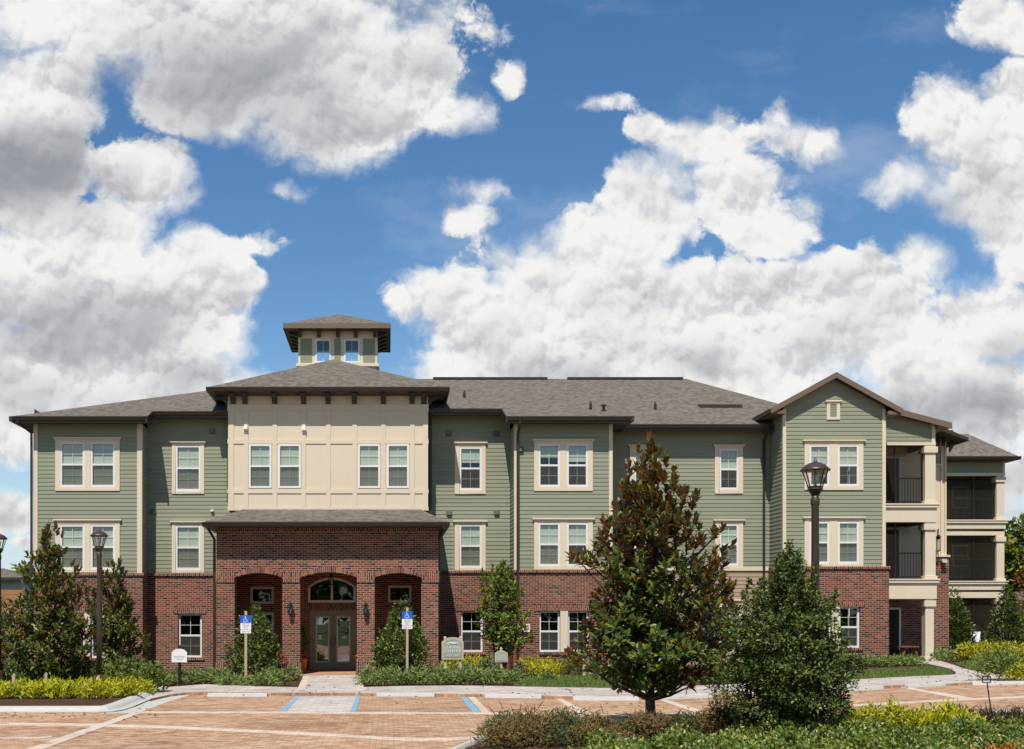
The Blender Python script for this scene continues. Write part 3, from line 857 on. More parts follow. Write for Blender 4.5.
# double doors
q = MB(); fw = .09
q.box(dl, dl + fw, YD - .02, YD + .12, pz, dt); q.box(dr - fw, dr, YD - .02, YD + .12, pz, dt); q.box(dl + fw, dr - fw, YD - .02, YD + .12, dt - fw, dt)
part(q, 'door_frame', M['doorframe'])
mid = (dl + dr) / 2
for s in (-1, 1):
    a, b = (dl + fw, mid - .006) if s < 0 else (mid + .006, dr - fw)
    q = MB(); y0, y1 = YD + .03, YD + .08; st = .13; g0, g1 = pz + .27, dt - fw - .14
    q.box(a, a + st, y0, y1, pz, dt - fw); q.box(b - st, b, y0, y1, pz, dt - fw); q.box(a + st, b - st, y0, y1, pz, g0); q.box(a + st, b - st, y0, y1, g1, dt - fw)
    d = part(q, 'door', M['doorframe'])
    q = MB(); gw = .045
    q.box(a + st, a + st + gw, y0 - .012, y1 + .01, g0, g1); q.box(b - st - gw, b - st, y0 - .012, y1 + .01, g0, g1); q.box(a + st + gw, b - st - gw, y0 - .012, y1 + .01, g0, g0 + gw); q.box(a + st + gw, b - st - gw, y0 - .012, y1 + .01, g1 - gw, g1)
    q.build('glazing_bead', M['greyframe'], d)
    q = MB(); q.quad((a + st, y0 + .02, g0), (b - st, y0 + .02, g0), (b - st, y0 + .02, g1), (a + st, y0 + .02, g1)); q.build('pane', M['doorglass'], d)
    q = MB(); hx = mid + s * .075; q.tube([(hx, y0, 1.0), (hx, y0 - .06, 1.0), (hx, y0 - .06, 1.3), (hx, y0, 1.3)], .014, 6); q.build('handle', M['black'], d)
    if s < 0:
        q = MB(); q.box(a + st + .1, a + st + .22, y0 + .014, y0 + .018, 1.2, 1.38); q.build('notice', M['white'], d)
    else:
        q = MB(); q.box(a + st + .2, a + st + .36, y0 + .014, y0 + .018, 1.25, 1.33); q.build('notice', M['white'], d)
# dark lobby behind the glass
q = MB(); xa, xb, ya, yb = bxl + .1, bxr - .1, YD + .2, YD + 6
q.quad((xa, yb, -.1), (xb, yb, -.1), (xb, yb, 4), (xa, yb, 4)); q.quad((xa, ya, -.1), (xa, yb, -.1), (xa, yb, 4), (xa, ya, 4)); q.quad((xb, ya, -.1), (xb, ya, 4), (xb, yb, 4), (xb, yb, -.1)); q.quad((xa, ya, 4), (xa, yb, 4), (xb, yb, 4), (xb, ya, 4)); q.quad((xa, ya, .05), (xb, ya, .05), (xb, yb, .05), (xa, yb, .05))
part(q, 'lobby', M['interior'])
# wall lanterns and hanging lantern
def lantern(name, x, y, z, hang=False):
    q = MB()
    if hang: q.tube([(x, y, z + .42), (x, y, z + .2)], .012, 6)
    else:
        q.box(x - .05, x + .05, y + .13, y + .16, z - .12, z + .14); q.tube([(x, y + .14, z + .1), (x, y + .06, z + .27), (x, y, z + .24)], .014, 6)
    q.lathe([(.03, .24), (.05, .22), (.12, .15), (.115, .135), (.02, .135)], (x, y, z), 6); q.lathe([(.02, -.16), (.075, -.135), (.075, -.115), (.02, -.115)], (x, y, z), 6)
    for k in range(6):
        a = 2 * math.pi * (k + .5) / 6; q.tube([(x + .105 * math.cos(a), y + .105 * math.sin(a), z + .14), (x + .072 * math.cos(a), y + .072 * math.sin(a), z - .12)], .008, 4)
    o = part(q, name, M['black'])
    q = MB(); q.lathe([(.065, -.11), (.095, .13)], (x, y, z), 6); q.build('glass_shade', M['glass'], o)
    q = MB(); q.lathe([(.012, -.11), (.016, .0), (.012, .05)], (x, y, z), 8); q.build('bulb', M['white'], o)
lantern('wall_lantern', X(290.7, YB), YB - .17, Z(610, YB)); lantern('wall_lantern', X(365.7, YB), YB - .17, Z(610, YB))
lantern('hanging_lantern', X(331, 42.3), 42.3, Z(581, 42.3), True)

# skirt roof over the porch
ze, ye = Z(521.5, 40.1), 40.1
YX = 44.2
zk = Z(509.3, YX)
ex0, ex1 = X(204.8, ye), X(446.9, ye)
ix0, ix1 = X(228, YX), X(428, YX)
q = MB()
rise = zk - ze; run = YX - ye
poly_top(q, [(ex0, ye, ze), (ex1, ye, ze), (ex1 - .8, YX, zk), (ex0 + .8, YX, zk)])
poly_top(q, [(ex0, ye, ze), (ex0 + .8, YX, zk), (ex0 + .8, 45, zk), (ex0, 45, ze)]); poly_top(q, [(ex1, ye, ze), (ex1, 46, ze), (ex1 - .8, 46, zk), (ex1 - .8, YX, zk)])
part(q, 'porch_roof', M['shingle'])
gutter(ex0 - .08, ex1 + .08, ye, ze)
q = MB(); q.box(ex0 - .1, ex0, ye, 44.8, ze - .17, ze - .02); q.box(ex1, ex1 + .1, ye, 45.4, ze - .17, ze - .02); part(q, 'gutter', M['bronze'])
q = MB(); q.box(ex0, ex1, ye - .01, YB + .02, ze - .17, ze - .14); q.box(ex0, bxl + .02, YB, 44.9, ze - .17, ze - .14); q.box(bxr - .02, ex1, YB, 45.4, ze - .17, ze - .14); part(q, 'soffit', M['soffit'])

# upper beige box with battens
zbt = zk - .05; eY = 43.55; zeb = Z(386.8, eY); ztw = zeb - .16
w = MB(); hx = []
wins = [(X(a, YX), X(b, YX), Z(488.2, YX), Z(444.2, YX)) for a, b in ((248.8, 271.6), (278.2, 300.9), (358, 380.2), (386.8, 409))]
for r in wins: hx.append((r[0] + .02, r[1] - .02, r[2] + .02, r[3] - .02))
flat(w, YX, ix0, ix1, zbt, ztw, hx, .05); flat(w, ix0, YX, 47, zbt, ztw, side=-1); flat(w, ix1, YX, 47, zbt, ztw, side=1)
part(w, 'panel_wall', M['panel'])
for r in wins: window(*r, YX - .045)
q = MB(); yq = YX - .032
rowsz = [(zbt, Z(507, YX)), (Z(493.4, YX), Z(489, YX)), (Z(443.8, YX), Z(439.4, YX)), (Z(411, YX), Z(404.5, YX))]
def gaps(z0, z1):  # battens are butted between horizontal rails and stop at the windows
    return [(a, b) for a, b in zip([rowsz[0][1], rowsz[1][1], rowsz[2][1]], [rowsz[1][0], rowsz[2][0], rowsz[3][0]])]
zg = gaps(0, 0)
for (z0, z1) in rowsz: q.box(ix0 - .02, ix1 + .02, yq, YX + .01, z0, z1)
for cx in (231.2, 246.2, 274.8, 303.6, 328.4, 354.8, 383.4, 412.4, 425.4):
    a = X(cx, YX); hwid = .085 if cx not in (231.2, 425.4) else .1
    for (z0, z1) in zg:
        x0, x1 = a - hwid, a + hwid
        if z0 > rowsz[1][0] - 1 and z0 < Z(480, YX) + .2:   # window row: trim back from the frames
            for r in wins:
                if x0 < r[1] and x1 > r[0]:
                    if a > (r[0] + r[1]) / 2: x0 = max(x0, r[1])
                    else: x1 = min(x1, r[0])
        if x1 - x0 > .02: q.box(x0, x1, yq + .001, YX + .01, z0, z1)
part(q, 'panel_batten', M['panel'], bevel=.004)
# box roof
q = MB(); rx0, rx1 = X(209, eY), X(447, eY); hwid = (rx1 - rx0) / 2; ac = (rx0 + rx1) / 2; az_ = Z(359.3, eY + hwid); ay_ = eY + hwid
poly_top(q, [(rx0, eY, zeb), (rx1, eY, zeb), (ac, ay_, az_)]); poly_top(q, [(rx0, eY, zeb), (ac, ay_, az_), (ac, 54, az_), (rx0, 54, zeb)]); poly_top(q, [(rx1, eY, zeb), (rx1, 54, zeb), (ac, 54, az_), (ac, ay_, az_)])
part(q, 'entry_roof', M['shingle'])
gutter(rx0 - .1, rx1 + .1, eY, zeb)
q = MB(); q.box(rx0 - .1, rx0, eY, 49, zeb - .17, zeb - .02); q.box(rx1, rx1 + .1, eY, 49, zeb - .17, zeb - .02); part(q, 'gutter', M['bronze'])
# sloped soffit that runs in to the wall
q = MB(); zin = ztw - .06
q.add([(rx0, eY, zeb - .15), (rx1, eY, zeb - .15), (ix1, YX, zin), (ix0, YX, zin), (rx0, 49, zeb - .15), (ix0, 49, zin), (rx1, 49, zeb - .15), (ix1, 49, zin)], [(0, 1, 2, 3), (0, 3, 5, 4), (1, 6, 7, 2)])
part(q, 'soffit', M['soffit'])
fz0, fz1 = Z(404.5, YX), ztw
def bracket(x, Y, z0, z1, d, wid=.075, name='bracket', axis='x'):
    q = MB(); prof = [(Y, z1), (Y - d, z1), (Y - d, z1 - .1), (Y - d * .72, z1 - .13), (Y - d * .4, z1 - .2), (Y - .12, z0 + .1), (Y - .09, z0), (Y, z0)]
    if axis == 'x': q.prism(prof, 'x', x - wid, x + wid)
    return part(q, name, M['bronze'], bevel=.006)
for cx in (233.5, 245.2, 274.8, 303.8, 328.2, 354.4, 383.4, 412, 424): bracket(X(cx, YX), YX, fz0 + .02, fz1 - .02, .5, .095 if cx not in (233.5, 424) else .1)
for xx, s in ((ix0, -1), (ix1, 1)):
    for yy in (44.35,):
        q = MB(); q.prism([(xx, fz1), (xx + s * .5, fz1 - .02), (xx + s * .5, fz1 - .12), (xx + s * .2, fz1 - .22), (xx + s * .08, fz0), (xx, fz0)], 'y', yy - .09, yy + .09); part(q, 'bracket', M['bronze'], bevel=.006)
for px_, py_ in ((245.8, 428), (304, 429)):
    x, z = X(px_, YX), Z(py_, YX); q = MB(); q.box(x - .08, x + .08, YX - .14, YX - .02, z - .07, z + .05); q.box(x - .05, x + .05, YX - .1, YX - .02, z + .05, z + .12); part(q, 'wall_light', M['white'], bevel=.01)

# cupola
YC = 49.4; cx0, cx1 = X(298.2, YC), X(377.3, YC); cw = cx1 - cx0
cE = 48.8; ceZ = Z(323.5, cE); cz0 = Z(363.6, YC)
hx = []
cw_ = [(X(a, YC), X(b, YC), Z(362.8, YC), Z(339.2, YC)) for a, b in ((315.3, 330.9), (344, 359.7))]
hx = [(r[0] + .02, r[1] - .02, r[2] + .02, r[3] - .02) for r in cw_]
w = MB(); flat(w, YC, cx0, cx1, cz0, ceZ - .15, hx, .05); flat(w, cx0, YC, YC + cw, cz0, ceZ - .15, side=-1); flat(w, cx1, YC, YC + cw, cz0, ceZ - .15, side=1)
w.box(cx0 + .06, cx1 - .06, YC + .06, YC + cw - .06, 11.3, cz0)
part(w, 'cupola', M['trim'])
cup = bld.children[-1]
for r in cw_: window(*r, YC - .03, blind=0, screen=False, rows=2, hung=False, fw=.07)
q = MB(); q.box(cx0 - .08, cx1 + .08, YC - .09, YC + cw + .08, cz0 - .13, cz0); part(q, 'cupola_ledge', M['trim'], bevel=.01)
for a, b in ((300.4, 312.0), (334.2, 340.8), (363, 375)):
    q = MB(); q.box(X(a, YC), X(b, YC), YC - .012, YC + .01, Z(362.6, YC), Z(338.6, YC))
    part(q, 'cupola_panel', M['siding'])
q = MB(); e0, e1 = X(283.6, cE), X(390, cE); hw = (e1 - e0) / 2; ec = (e0 + e1) / 2; eb = cE + (e1 - e0); apz = Z(314, cE + hw)
top = (ec, cE + hw, apz)
for a, b in (((e0, cE), (e1, cE)), ((e1, cE), (e1, eb)), ((e1, eb), (e0, eb)), ((e0, eb), (e0, cE))): poly_top(q, [(*a, ceZ), (*b, ceZ), top], .04)
part(q, 'cupola_roof', M['shingle'])
q = MB(); q.box(e0 - .02, e1 + .02, cE - .03, cE, ceZ - .2, ceZ + .01); q.box(e0 - .02, e1 + .02, eb, eb + .03, ceZ - .2, ceZ + .01); q.box(e0 - .03, e0, cE, eb, ceZ - .2, ceZ + .01); q.box(e1, e1 + .03, cE, eb, ceZ - .2, ceZ + .01); part(q, 'fascia', M['fascia'])
q = MB(); q.box(e0, e1, cE, eb, ceZ - .17, ceZ - .13); part(q, 'soffit', M['soffit'])
for px_ in (300, 319, 338, 356, 375): bracket(X(px_, YC), YC, ceZ - .45, ceZ - .175, .42, .075)
for k in range(5):
    yy = YC + .25 + k * (cw - .5) / 4
    for xx, s in ((cx0, -1), (cx1, 1)):
        q = MB(); q.prism([(xx, ceZ - .175), (xx + s * .42, ceZ - .175), (xx + s * .42, ceZ - .25), (xx + s * .1, ceZ - .36), (xx, ceZ - .42)], 'y', yy - .07, yy + .07); part(q, 'bracket', M['bronze'])

# roof furniture
for px_, py_, hgt, r in ((464.3, 393, .10, .03), (590.6, 403.5, .10, .03), (655.3, 404, .10, .03)):
    Yv = 47.5; x = X(px_, Yv); z = Z(py_, Yv); q = MB(); q.lathe([(.06, -.2), (.055, .0), (r, .03), (r, hgt)], (x, Yv, z), 10); part(q, 'vent_pipe', M['bronze'])
Yv = 47.2; q = MB(); q.lathe([(.06, -.3), (.06, .04), (.14, .04), (.12, .08), (.04, .11)], (X(603.7, Yv), Yv, Z(406.5, Yv)), 12); part(q, 'roof_vent', M['bronze'])
for a, b in ((433, 547), (567, 682)):
    q = MB(); q.box(X(a, YR), X(b, YR), YR - .22, YR + .22, ZRIDGE - .07, ZRIDGE + .008); part(q, 'ridge_vent', M['bronze'])
q = MB(); xa, xb = X(698.5, 48.0), X(740.5, 48.0); zz = zE2 + .426 * (48.0 - 45.2); q.prism([(47.75, zz - .12), (47.75, zz + .03), (48.1, zz + .10), (48.4, zz + .0)], 'x', xa, xb); part(q, 'roof_vent', M['bronze'])

# downspouts
def downspout(pts, name='downspout'):
    q = MB(); q.tube(pts, .05, 6); part(q, name, M['bronze'])
ds = lambda px_, Y, z0, z1, gx_, gy, gz_: downspout([(gx_, gy, gz_), (gx_, gy, gz_ - .12), (X(px_, Y), Y - .1, gz_ - .45), (X(px_, Y), Y - .1, z1), (X(px_, Y), Y - .1, z0)])
ds(32.3, YLB, gz(-13), 8, XL + .18, 43.15, zP(43.2) - .1)
ds(214.8, 41.1, gz(-6), 4, ex0 + .1, ye - .05, ze - .1)
ds(438.9, 41.1, gz(2), 4, ex1 - .1, ye - .05, ze - .1)
ds(517.6, YMB - .04, gz(5), 7, X(520, 43.2), 43.15, zP(43.2) - .12)
ds(763.2, YRR, gz(14), 7, X(767, 45.2), 45.1, zE2 - .12)
ds(228.7, YLR, Z(503, YLR), 7, X(228.7, 44.2), 44.25, zP(44.3) - .12)
ds(430.3, YMR, Z(510, YMR), 7, X(430.3, 44.8), 44.85, zP(44.9) - .12)
for px_, py_, Y in ((212, 431, YLR), (153.5, 512, YLR), (448.7, 433.3, YMR), (496, 433.5, YMR), (449.2, 513, YMR), (496.7, 512.6, YMR), (520.5, 449.5, YMB)):
    x, z = X(px_, Y), Z(py_, Y); q = MB(); q.box(x - .09, x + .09, Y - .1, Y, z - .08, z + .08); q.box(x - .12, x + .12, Y - .035, Y - .002, z - .11, z + .11); part(q, 'wall_vent', M['ventgreen'], bevel=.008)
x, z = X(212.5, YLR), Z(511, YLR); q = MB(); q.box(x - .06, x + .06, YLR - .12, YLR, z - .03, z + .05); part(q, 'wall_light', M['white'], bevel=.01)

# rear body so the building is closed
q = MB(); xa, xb = X(34.5, YLB), 19.0
q.quad((xa, 62, BASE), (xa, 62, 9.9), (xb, 62, 9.9), (xb, 62, BASE)); q.quad((xb, 48, BASE), (xb, 62, BASE), (xb, 62, 9.5), (xb, 48, 9.5))
part(q, 'rear_wall', M['siding'])
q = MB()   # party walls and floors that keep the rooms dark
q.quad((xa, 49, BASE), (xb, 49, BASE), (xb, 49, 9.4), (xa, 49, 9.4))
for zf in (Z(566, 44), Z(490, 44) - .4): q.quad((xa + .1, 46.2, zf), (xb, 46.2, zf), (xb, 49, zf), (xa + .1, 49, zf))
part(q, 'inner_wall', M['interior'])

# ------------------------------------------------------------------ right-hand porches
YP = 45.6
px0, px1 = X(883, YP), X(936, YP)
pyb = 47.9                                 # porch back wall
def beam(x0, x1, y0, y1, z0, z1, moul=True):
    q = MB(); q.box(x0, x1, y0, y1, z0, z1 - (.16 if moul else 0))
    if moul: q.box(x0 - .0, x1 + .07, y0 - .07, y1, z1 - .16, z1 - .05); q.box(x0, x1 + .1, y0 - .1, y1, z1 - .05, z1)
    part(q, 'balcony_beam', M['stucco'], bevel=.01)
def column(x0, x1, y0, z0, z1, capped=True, base=False):
    q = MB(); d = x1 - x0; q.box(x0, x1, y0, y0 + d, z0, z1)
    if capped: q.box(x0 - .06, x1 + .06, y0 - .06, y0 + d + .06, z1 - .3, z1 - .06)
    q.box(x0 - .05, x1 + .05, y0 - .05, y0 + d + .05, z0, z0 + (.35 if base else .12))
    part(q, 'column', M['stucco'], bevel=.012)
def railing(x0, x1, y, z0, h=1.05, n=None):
    q = MB(); q.box(x0, x1, y - .025, y + .025, z0 + h - .05, z0 + h); q.box(x0, x1, y - .02, y + .02, z0 + .08, z0 + .12)
    n = n or int((x1 - x0) / .11)
    for k in range(n + 1):
        xx = x0 + (x1 - x0) * k / n; q.box(xx - .009, xx + .009, y - .009, y + .009, z0 + .12, z0 + h - .05)
    part(q, 'railing', M['rail'])
def screened(x0, x1, y, z0, z1, posts=(.42,)):
    q = MB(); f = .045
    q.box(x0, x1, y, y + .05, z0, z0 + f); q.box(x0, x1, y, y + .05, z1 - f, z1); q.box(x0, x0 + f, y, y + .05, z0 + f, z1 - f); q.box(x1 - f, x1, y, y + .05, z0 + f, z1 - f)
    for p in posts:
        xx = x0 + (x1 - x0) * p; q.box(xx - f / 2, xx + f / 2, y, y + .05, z0 + f, z1 - f)
    o = part(q, 'screen_frame', M['rail'])
    q = MB(); q.quad((x0, y + .06, z0), (x1, y + .06, z0), (x1, y + .06, z1), (x0, y + .06, z1)); q.build('screen_mesh', M['porchscreen'], o)
zb3 = (Z(522.4, YP), Z(504.0, YP)); zb2 = (Z(599, YP), Z(579, YP)); ztop = Z(445.5, YP)
gP = gz(21)
for (a, b) in (zb3, zb2): beam(px0, X(935.5, YP), YP - .12, pyb, a, b)
cx0_, cx1_ = X(924.2, YP), X(934.8, YP)
for z0, z1 in ((zb3[1], ztop), (zb2[1], zb3[0])):
    column(cx0_, cx1_, YP - .08, z0, z1)
    screened(px0 + .05, cx0_, YP + .1, z0, z1, (.30,)); railing(px0 + .05, cx0_, YP + .2, z0)
column(cx0_ + .02, cx1_ - .06, YP - .06, gP - .1, zb2[0], True, True)
# header trim, gable-end siding above, back and side walls of the porch
q = MB(); q.box(px0, X(934.8, YP), YP - .1, YP + .3, ztop, ztop + .1); part(q, 'porch_trim', M['trim'], bevel=.006)
YS2 = 45.3
s2x0, s2x1 = X(884, YS2), X(950.5, YS2)
s2z1 = Z(423, YS2); s2sl = .262
def s2z(x): return s2z1 + (s2x1 - x) * s2sl
def s2top(z): return (px0 - 1, s2x1 - (z - s2z1 + .16) / s2sl)
w = MB(); siding(w, YP, px0, X(934, YP), ztop + .1, s2z(px0) - .1, (), s2top); part(w, 'siding_wall', M['siding'])
corner_board(X(931.5, YP), X(934.8, YP), YP, ztop + .1, s2z(X(933, YP)) - .12, .2)
w = MB(); siding(w, X(934.8, YP) - .02, YP, 48.2, ztop, s2z(X(934, YP)) - .15, side=1); part(w, 'siding_wall', M['siding'])
q = MB(); poly_top(q, [(18.2, YS2, s2z(18.2)), (18.2, 53, s2z(18.2)), (s2x1, 53, s2z1), (s2x1, YS2, s2z1)], .07); part(q, 'porch_roof', M['shingle'])
rake(18.2, s2z(18.2), s2x1 + .04, s2z1 - .01, YS2 - .002, .22)
q = MB(); xi = X(934.8, YP); q.add([(s2x1, YS2, s2z1 - .08), (xi, YS2, s2z1 - .08), (xi, 47.5, s2z1 - .08), (s2x1, 47.5, s2z1 - .08), (s2x1, YS2, s2z1 - .2), (xi, YS2, s2z1 - .2), (xi, 47.5, s2z1 - .2), (s2x1, 47.5, s2z1 - .2)], [(0, 1, 2, 3), (4, 7, 6, 5), (0, 4, 5, 1), (1, 5, 6, 2), (2, 6, 7, 3), (3, 7, 4, 0)]); part(q, 'eave_return', M['fascia'])
q = MB(); q.prism([(18.2, s2z(18.2) - .1), (s2x1, s2z1 - .1), (s2x1, s2z1 - .13), (18.2, s2z(18.2) - .13)], 'y', YS2, YP + .02); part(q, 'soffit', M['soffit'])
w = MB(); flat(w, pyb, px0 - .4, X(934, pyb), zb2[0], s2z(px0)); part(w, 'porch_back_wall', M['stucco'])
w = MB(); flat(w, pyb, px0 - .4, X(937, pyb), BASE, zb2[0]); part(w, 'porch_back_wall', M['brick'])
q = MB(); 
for z0, z1 in ((zb3[1], zb3[1] + 2.1), (zb2[1], zb2[1] + 2.1), (gP, gP + 2.1)):
    xd = X(889, pyb); q = MB(); q.box(xd - .45, xd + .38, pyb - .05, pyb, z0, z1); d = part(q, 'porch_door', M['dark'])
    q = MB(); q.box(xd + .38, xd + .46, pyb - .08, pyb, z0, z1 + .08); q.box(xd - .53, xd - .45, pyb - .08, pyb, z0, z1 + .08); q.box(xd - .45, xd + .38, pyb - .08, pyb, z1, z1 + .08); q.build('door_casing', M['vinyl'], d)
q = MB(); q.box(px0 - .4, X(936, YP), YP - .0, pyb, zb3[0] + .0, zb3[0] + .02); q.box(px0 - .4, X(936, YP), YP, pyb, ztop + .3, ztop + .33); part(q, 'porch_ceiling', M['panel'])
# set-back wall with brick base, bracketed eave, light fixtures
YS = 48.3; sx0, sx1 = X(931, YS), X(946, YS); sbz = Z(556.5, YS)
w = MB(); flat(w, YS, sx0 - 1, sx1 - .02, sbz, Z(437, YS)); flat(w, sx1 - .02, YS, 56, sbz, Z(437, YS), side=1); part(w, 'setback_wall', M['panel'])
w = MB(); flat(w, YS - .08, sx0 - 1, sx1 + .08, BASE, sbz); flat(w, sx1 + .08, YS - .08, 56, BASE, sbz, side=1); part(w, 'brick_wall', M['brick'])
q = MB(); q.box(sx0 - 1, sx1 + .12, YS - .13, YS, sbz - .02, sbz + .06); part(q, 'brick_ledge', M['stucco'])
q = MB()
for a, b in ((940.3, 941.6), (944.3, 946.0)): q.box(X(a, YS), X(b, YS), YS - .05, YS, sbz + .06, Z(437, YS))
part(q, 'panel_batten', M['panel'])
q = MB(); q.box(X(934.5, YS), X(940, YS), YS - .03, YS, Z(464, YS), Z(447, YS)); part(q, 'siding_panel', M['siding'])
q = MB(); q.box(X(934.5, YS), X(940.2, YS), YS - .06, YS, Z(466, YS), Z(464, YS)); part(q, 'belt_trim', M['trim'])
e0x, e1x, ey = X(936, 47.2), X(966, 47.2), 47.2
ez0, ez1 = Z(424, ey), Z(437, ey)
q = MB(); poly_top(q, [(e0x, ey, ez0), (e1x, ey, ez1), (e1x, 55, ez1), (e0x, 55, ez0)], .06); part(q, 'porch_roof', M['shingle'])
q = MB(); q.prism([(e0x, ez0 - .03), (e1x + .08, ez1 - .04), (e1x + .08, ez1 - .17), (e0x, ez0 - .2)], 'y', ey - .06, ey - .002); q.box(e1x, e1x + .1, ey, 55, ez1 - .17, ez1 - .02); part(q, 'fascia', M['bronze'])
q = MB(); q.prism([(e0x, ez0 - .12), (e1x, ez1 - .1), (e1x, ez1 - .13), (e0x, ez0 - .15)], 'y', ey, 55); part(q, 'soffit', M['soffit'])
for yy in (48.0,):
    q = MB(); xx = sx1; zt_ = ez1 - .05; q.prism([(xx, zt_), (xx + .32, zt_ - .04), (xx + .32, zt_ - .12), (xx + .16, zt_ - .2), (xx + .07, zt_ - .35), (xx, zt_ - .45)], 'y', yy - .06, yy + .06); part(q, 'bracket', M['bronze'])
for px_ in (937.5, 942.5): bracket(X(px_, YS), YS, Z(446, YS), Z(433, YS), .8, .06)
x, z = X(937.5, YS), Z(543, YS); q = MB(); q.tube([(x, YS, z + .5), (x - .15, YS - .4, z + .55), (x - .15, YS - .4, z + .35)], .02, 6); q.lathe([(.03, .12), (.09, .2), (.10, .22), (.02, .33)], (x - .15, YS - .4, z), 8); q.lathe([(.03, -.38), (.07, -.35), (.07, -.33), (.03, -.33)], (x - .15, YS - .4, z), 8); [q.tube([(x - .15 + .085 * c_, YS - .4 + .085 * s_, z + .2), (x - .15 + .06 * c_, YS - .4 + .06 * s_, z - .34)], .012, 4) for c_, s_ in ((.7, .7), (-.7, .7), (.7, -.7), (-.7, -.7))]; part(q, 'wall_lantern', M['black'])
x, z = X(941.5, YS), Z(561, YS); q = MB(); q.box(x - .05, x + .05, YS - .3, YS - .05, z - .05, z + .05); q.prism([(YS - .35, z - .08), (YS - .2, z - .06), (YS - .15, z + .08), (YS - .27, z + .07)], 'x', x - .11, x + .09); part(q, 'flood_light', M['signgrey'])

# far porch wing
YW = 56.0
wx0, wx1 = X(940, YW), X(1004.5, YW)
cw0, cw1 = X(996, YW), X(1003.8, YW)
lev = [(Z(529, YW), Z(520, YW)), (Z(590, YW), Z(581, YW))]
top_ = Z(476, YW)
for a, b in lev: beam(wx0, X(1004.5, YW), YW - .12, YW + 2.6, a - .0, b)
q = MB(); q.box(wx0, X(1004, YW), YW - .06, YW + .3, Z(598, YW), Z(592, YW)); q.box(wx0, X(1004, YW), YW - .06, YW + .3, Z(535.5, YW), Z(531.5, YW)); part(q, 'balcony_beam', M['stucco'], bevel=.01)
gW = gz(28)
spans = [(lev[0][1], top_), (lev[1][1], Z(535.5, YW)), (gW - .1, Z(598, YW))]
for i, (z0, z1) in enumerate(spans):
    column(cw0, cw1, YW - .06, z0, z1)
    screened(wx0, cw0, YW + .1, z0, z1, (.62,) if i < 2 else (.62,))
    if i < 2: railing(wx0, cw0, YW + .18, z0)
q = MB(); q.box(wx0 - 1, wx1, YW + .3, YW + 2.6, top_ + .06, top_ + .1); part(q, 'porch_ceiling', M['soffit'])
q = MB(); q.box(wx0, wx1, YW - .08, YW + .3, top_, top_ + .14); part(q, 'porch_trim', M['trim'], bevel=.006)
w = MB(); siding(w, YW, wx0, X(1003, YW), top_ + .14, Z(459, YW)); siding(w, X(1003, YW), YW, 70, BASE, Z(459, YW), side=1); part(w, 'siding_wall', M['siding'])
corner_board(X(1002.4, YW), X(1004.6, YW), YW, top_ + .14, Z(460, YW), .12)
yb_ = YW + 2.6
w = MB(); siding(w, yb_, wx0 - 1, X(1003, yb_), lev[1][1], Z(459, YW)); part(w, 'siding_wall', M['siding'])
w = MB(); flat(w, yb_, wx0 - 1, X(1003, yb_), BASE, lev[1][1]); part(w, 'brick_wall', M['brick'])
for z0, z1 in spans:
    zc = z0 + 1.35; xx = X(960, yb_); wq = window(xx - .42, xx + .42, zc - .55, zc + .55, yb_ - .06, frame='trim', blind=.3, screen=False, rows=1)
q = MB(); 
wez = Z(456, 55.4); wex1 = X(1018, 55.4); wex0 = X(925, 55.4); pk = (X(968, 57.0), 57.0, Z(434, 57.0))
poly_top(q, [(wex0, 55.4, wez), (wex1, 55.4, wez), pk, (wex0, 57.0, pk[2])]); poly_top(q, [(wex1, 55.4, wez), (wex1, 72, wez), (pk[0], 72, pk[2]), pk])
part(q, 'wing_roof', M['shingle'])
gutter(wex0, wex1 + .1, 55.4, wez); soffit(wex0, wex1, 55.4, YW + .05, wez - .16); soffit(X(1003, YW), wex1, YW, 72, wez - .16)
q = MB(); q.box(wex1, wex1 + .1, 55.4, 72, wez - .17, wez - .02); part(q, 'gutter', M['bronze'])

# ------------------------------------------------------------------ ground, road, walks
def ground_mat(name, cols, scale, bumpd=.02, rough=.95):
    m, t, b = mat(name, cols[0], rough, .1)
    p = pos(t)
    n = t.noise(p, scale, 6, .65); n2 = t.noise(p, scale * .12, 3, .5); n3 = t.noise(p, scale * 8, 3, .7)
    f = t.m('ADD', t.m('ADD', t.m('MULTIPLY', n, .45), t.m('MULTIPLY', n2, .3)), t.m('MULTIPLY', n3, .3))
    setc(t, b, t.ramp(f, [(.3, cols[0]), (.52, cols[1]), (.75, cols[2])]))
    bump(t, b, t.m('ADD', n, n3), .6, bumpd)
    return m
M['lawn'] = ground_mat('lawn', [(.035, .055, .014), (.06, .09, .022), (.10, .125, .035)], 5)
M['mulch'] = ground_mat('mulch', [(.030, .016, .010), (.075, .042, .026), (.15, .085, .055)], 12, .03)
M['concrete'] = ground_mat('concrete', [(.36, .345, .31), (.46, .44, .40), (.53, .51, .47)], 6, .004, .9)

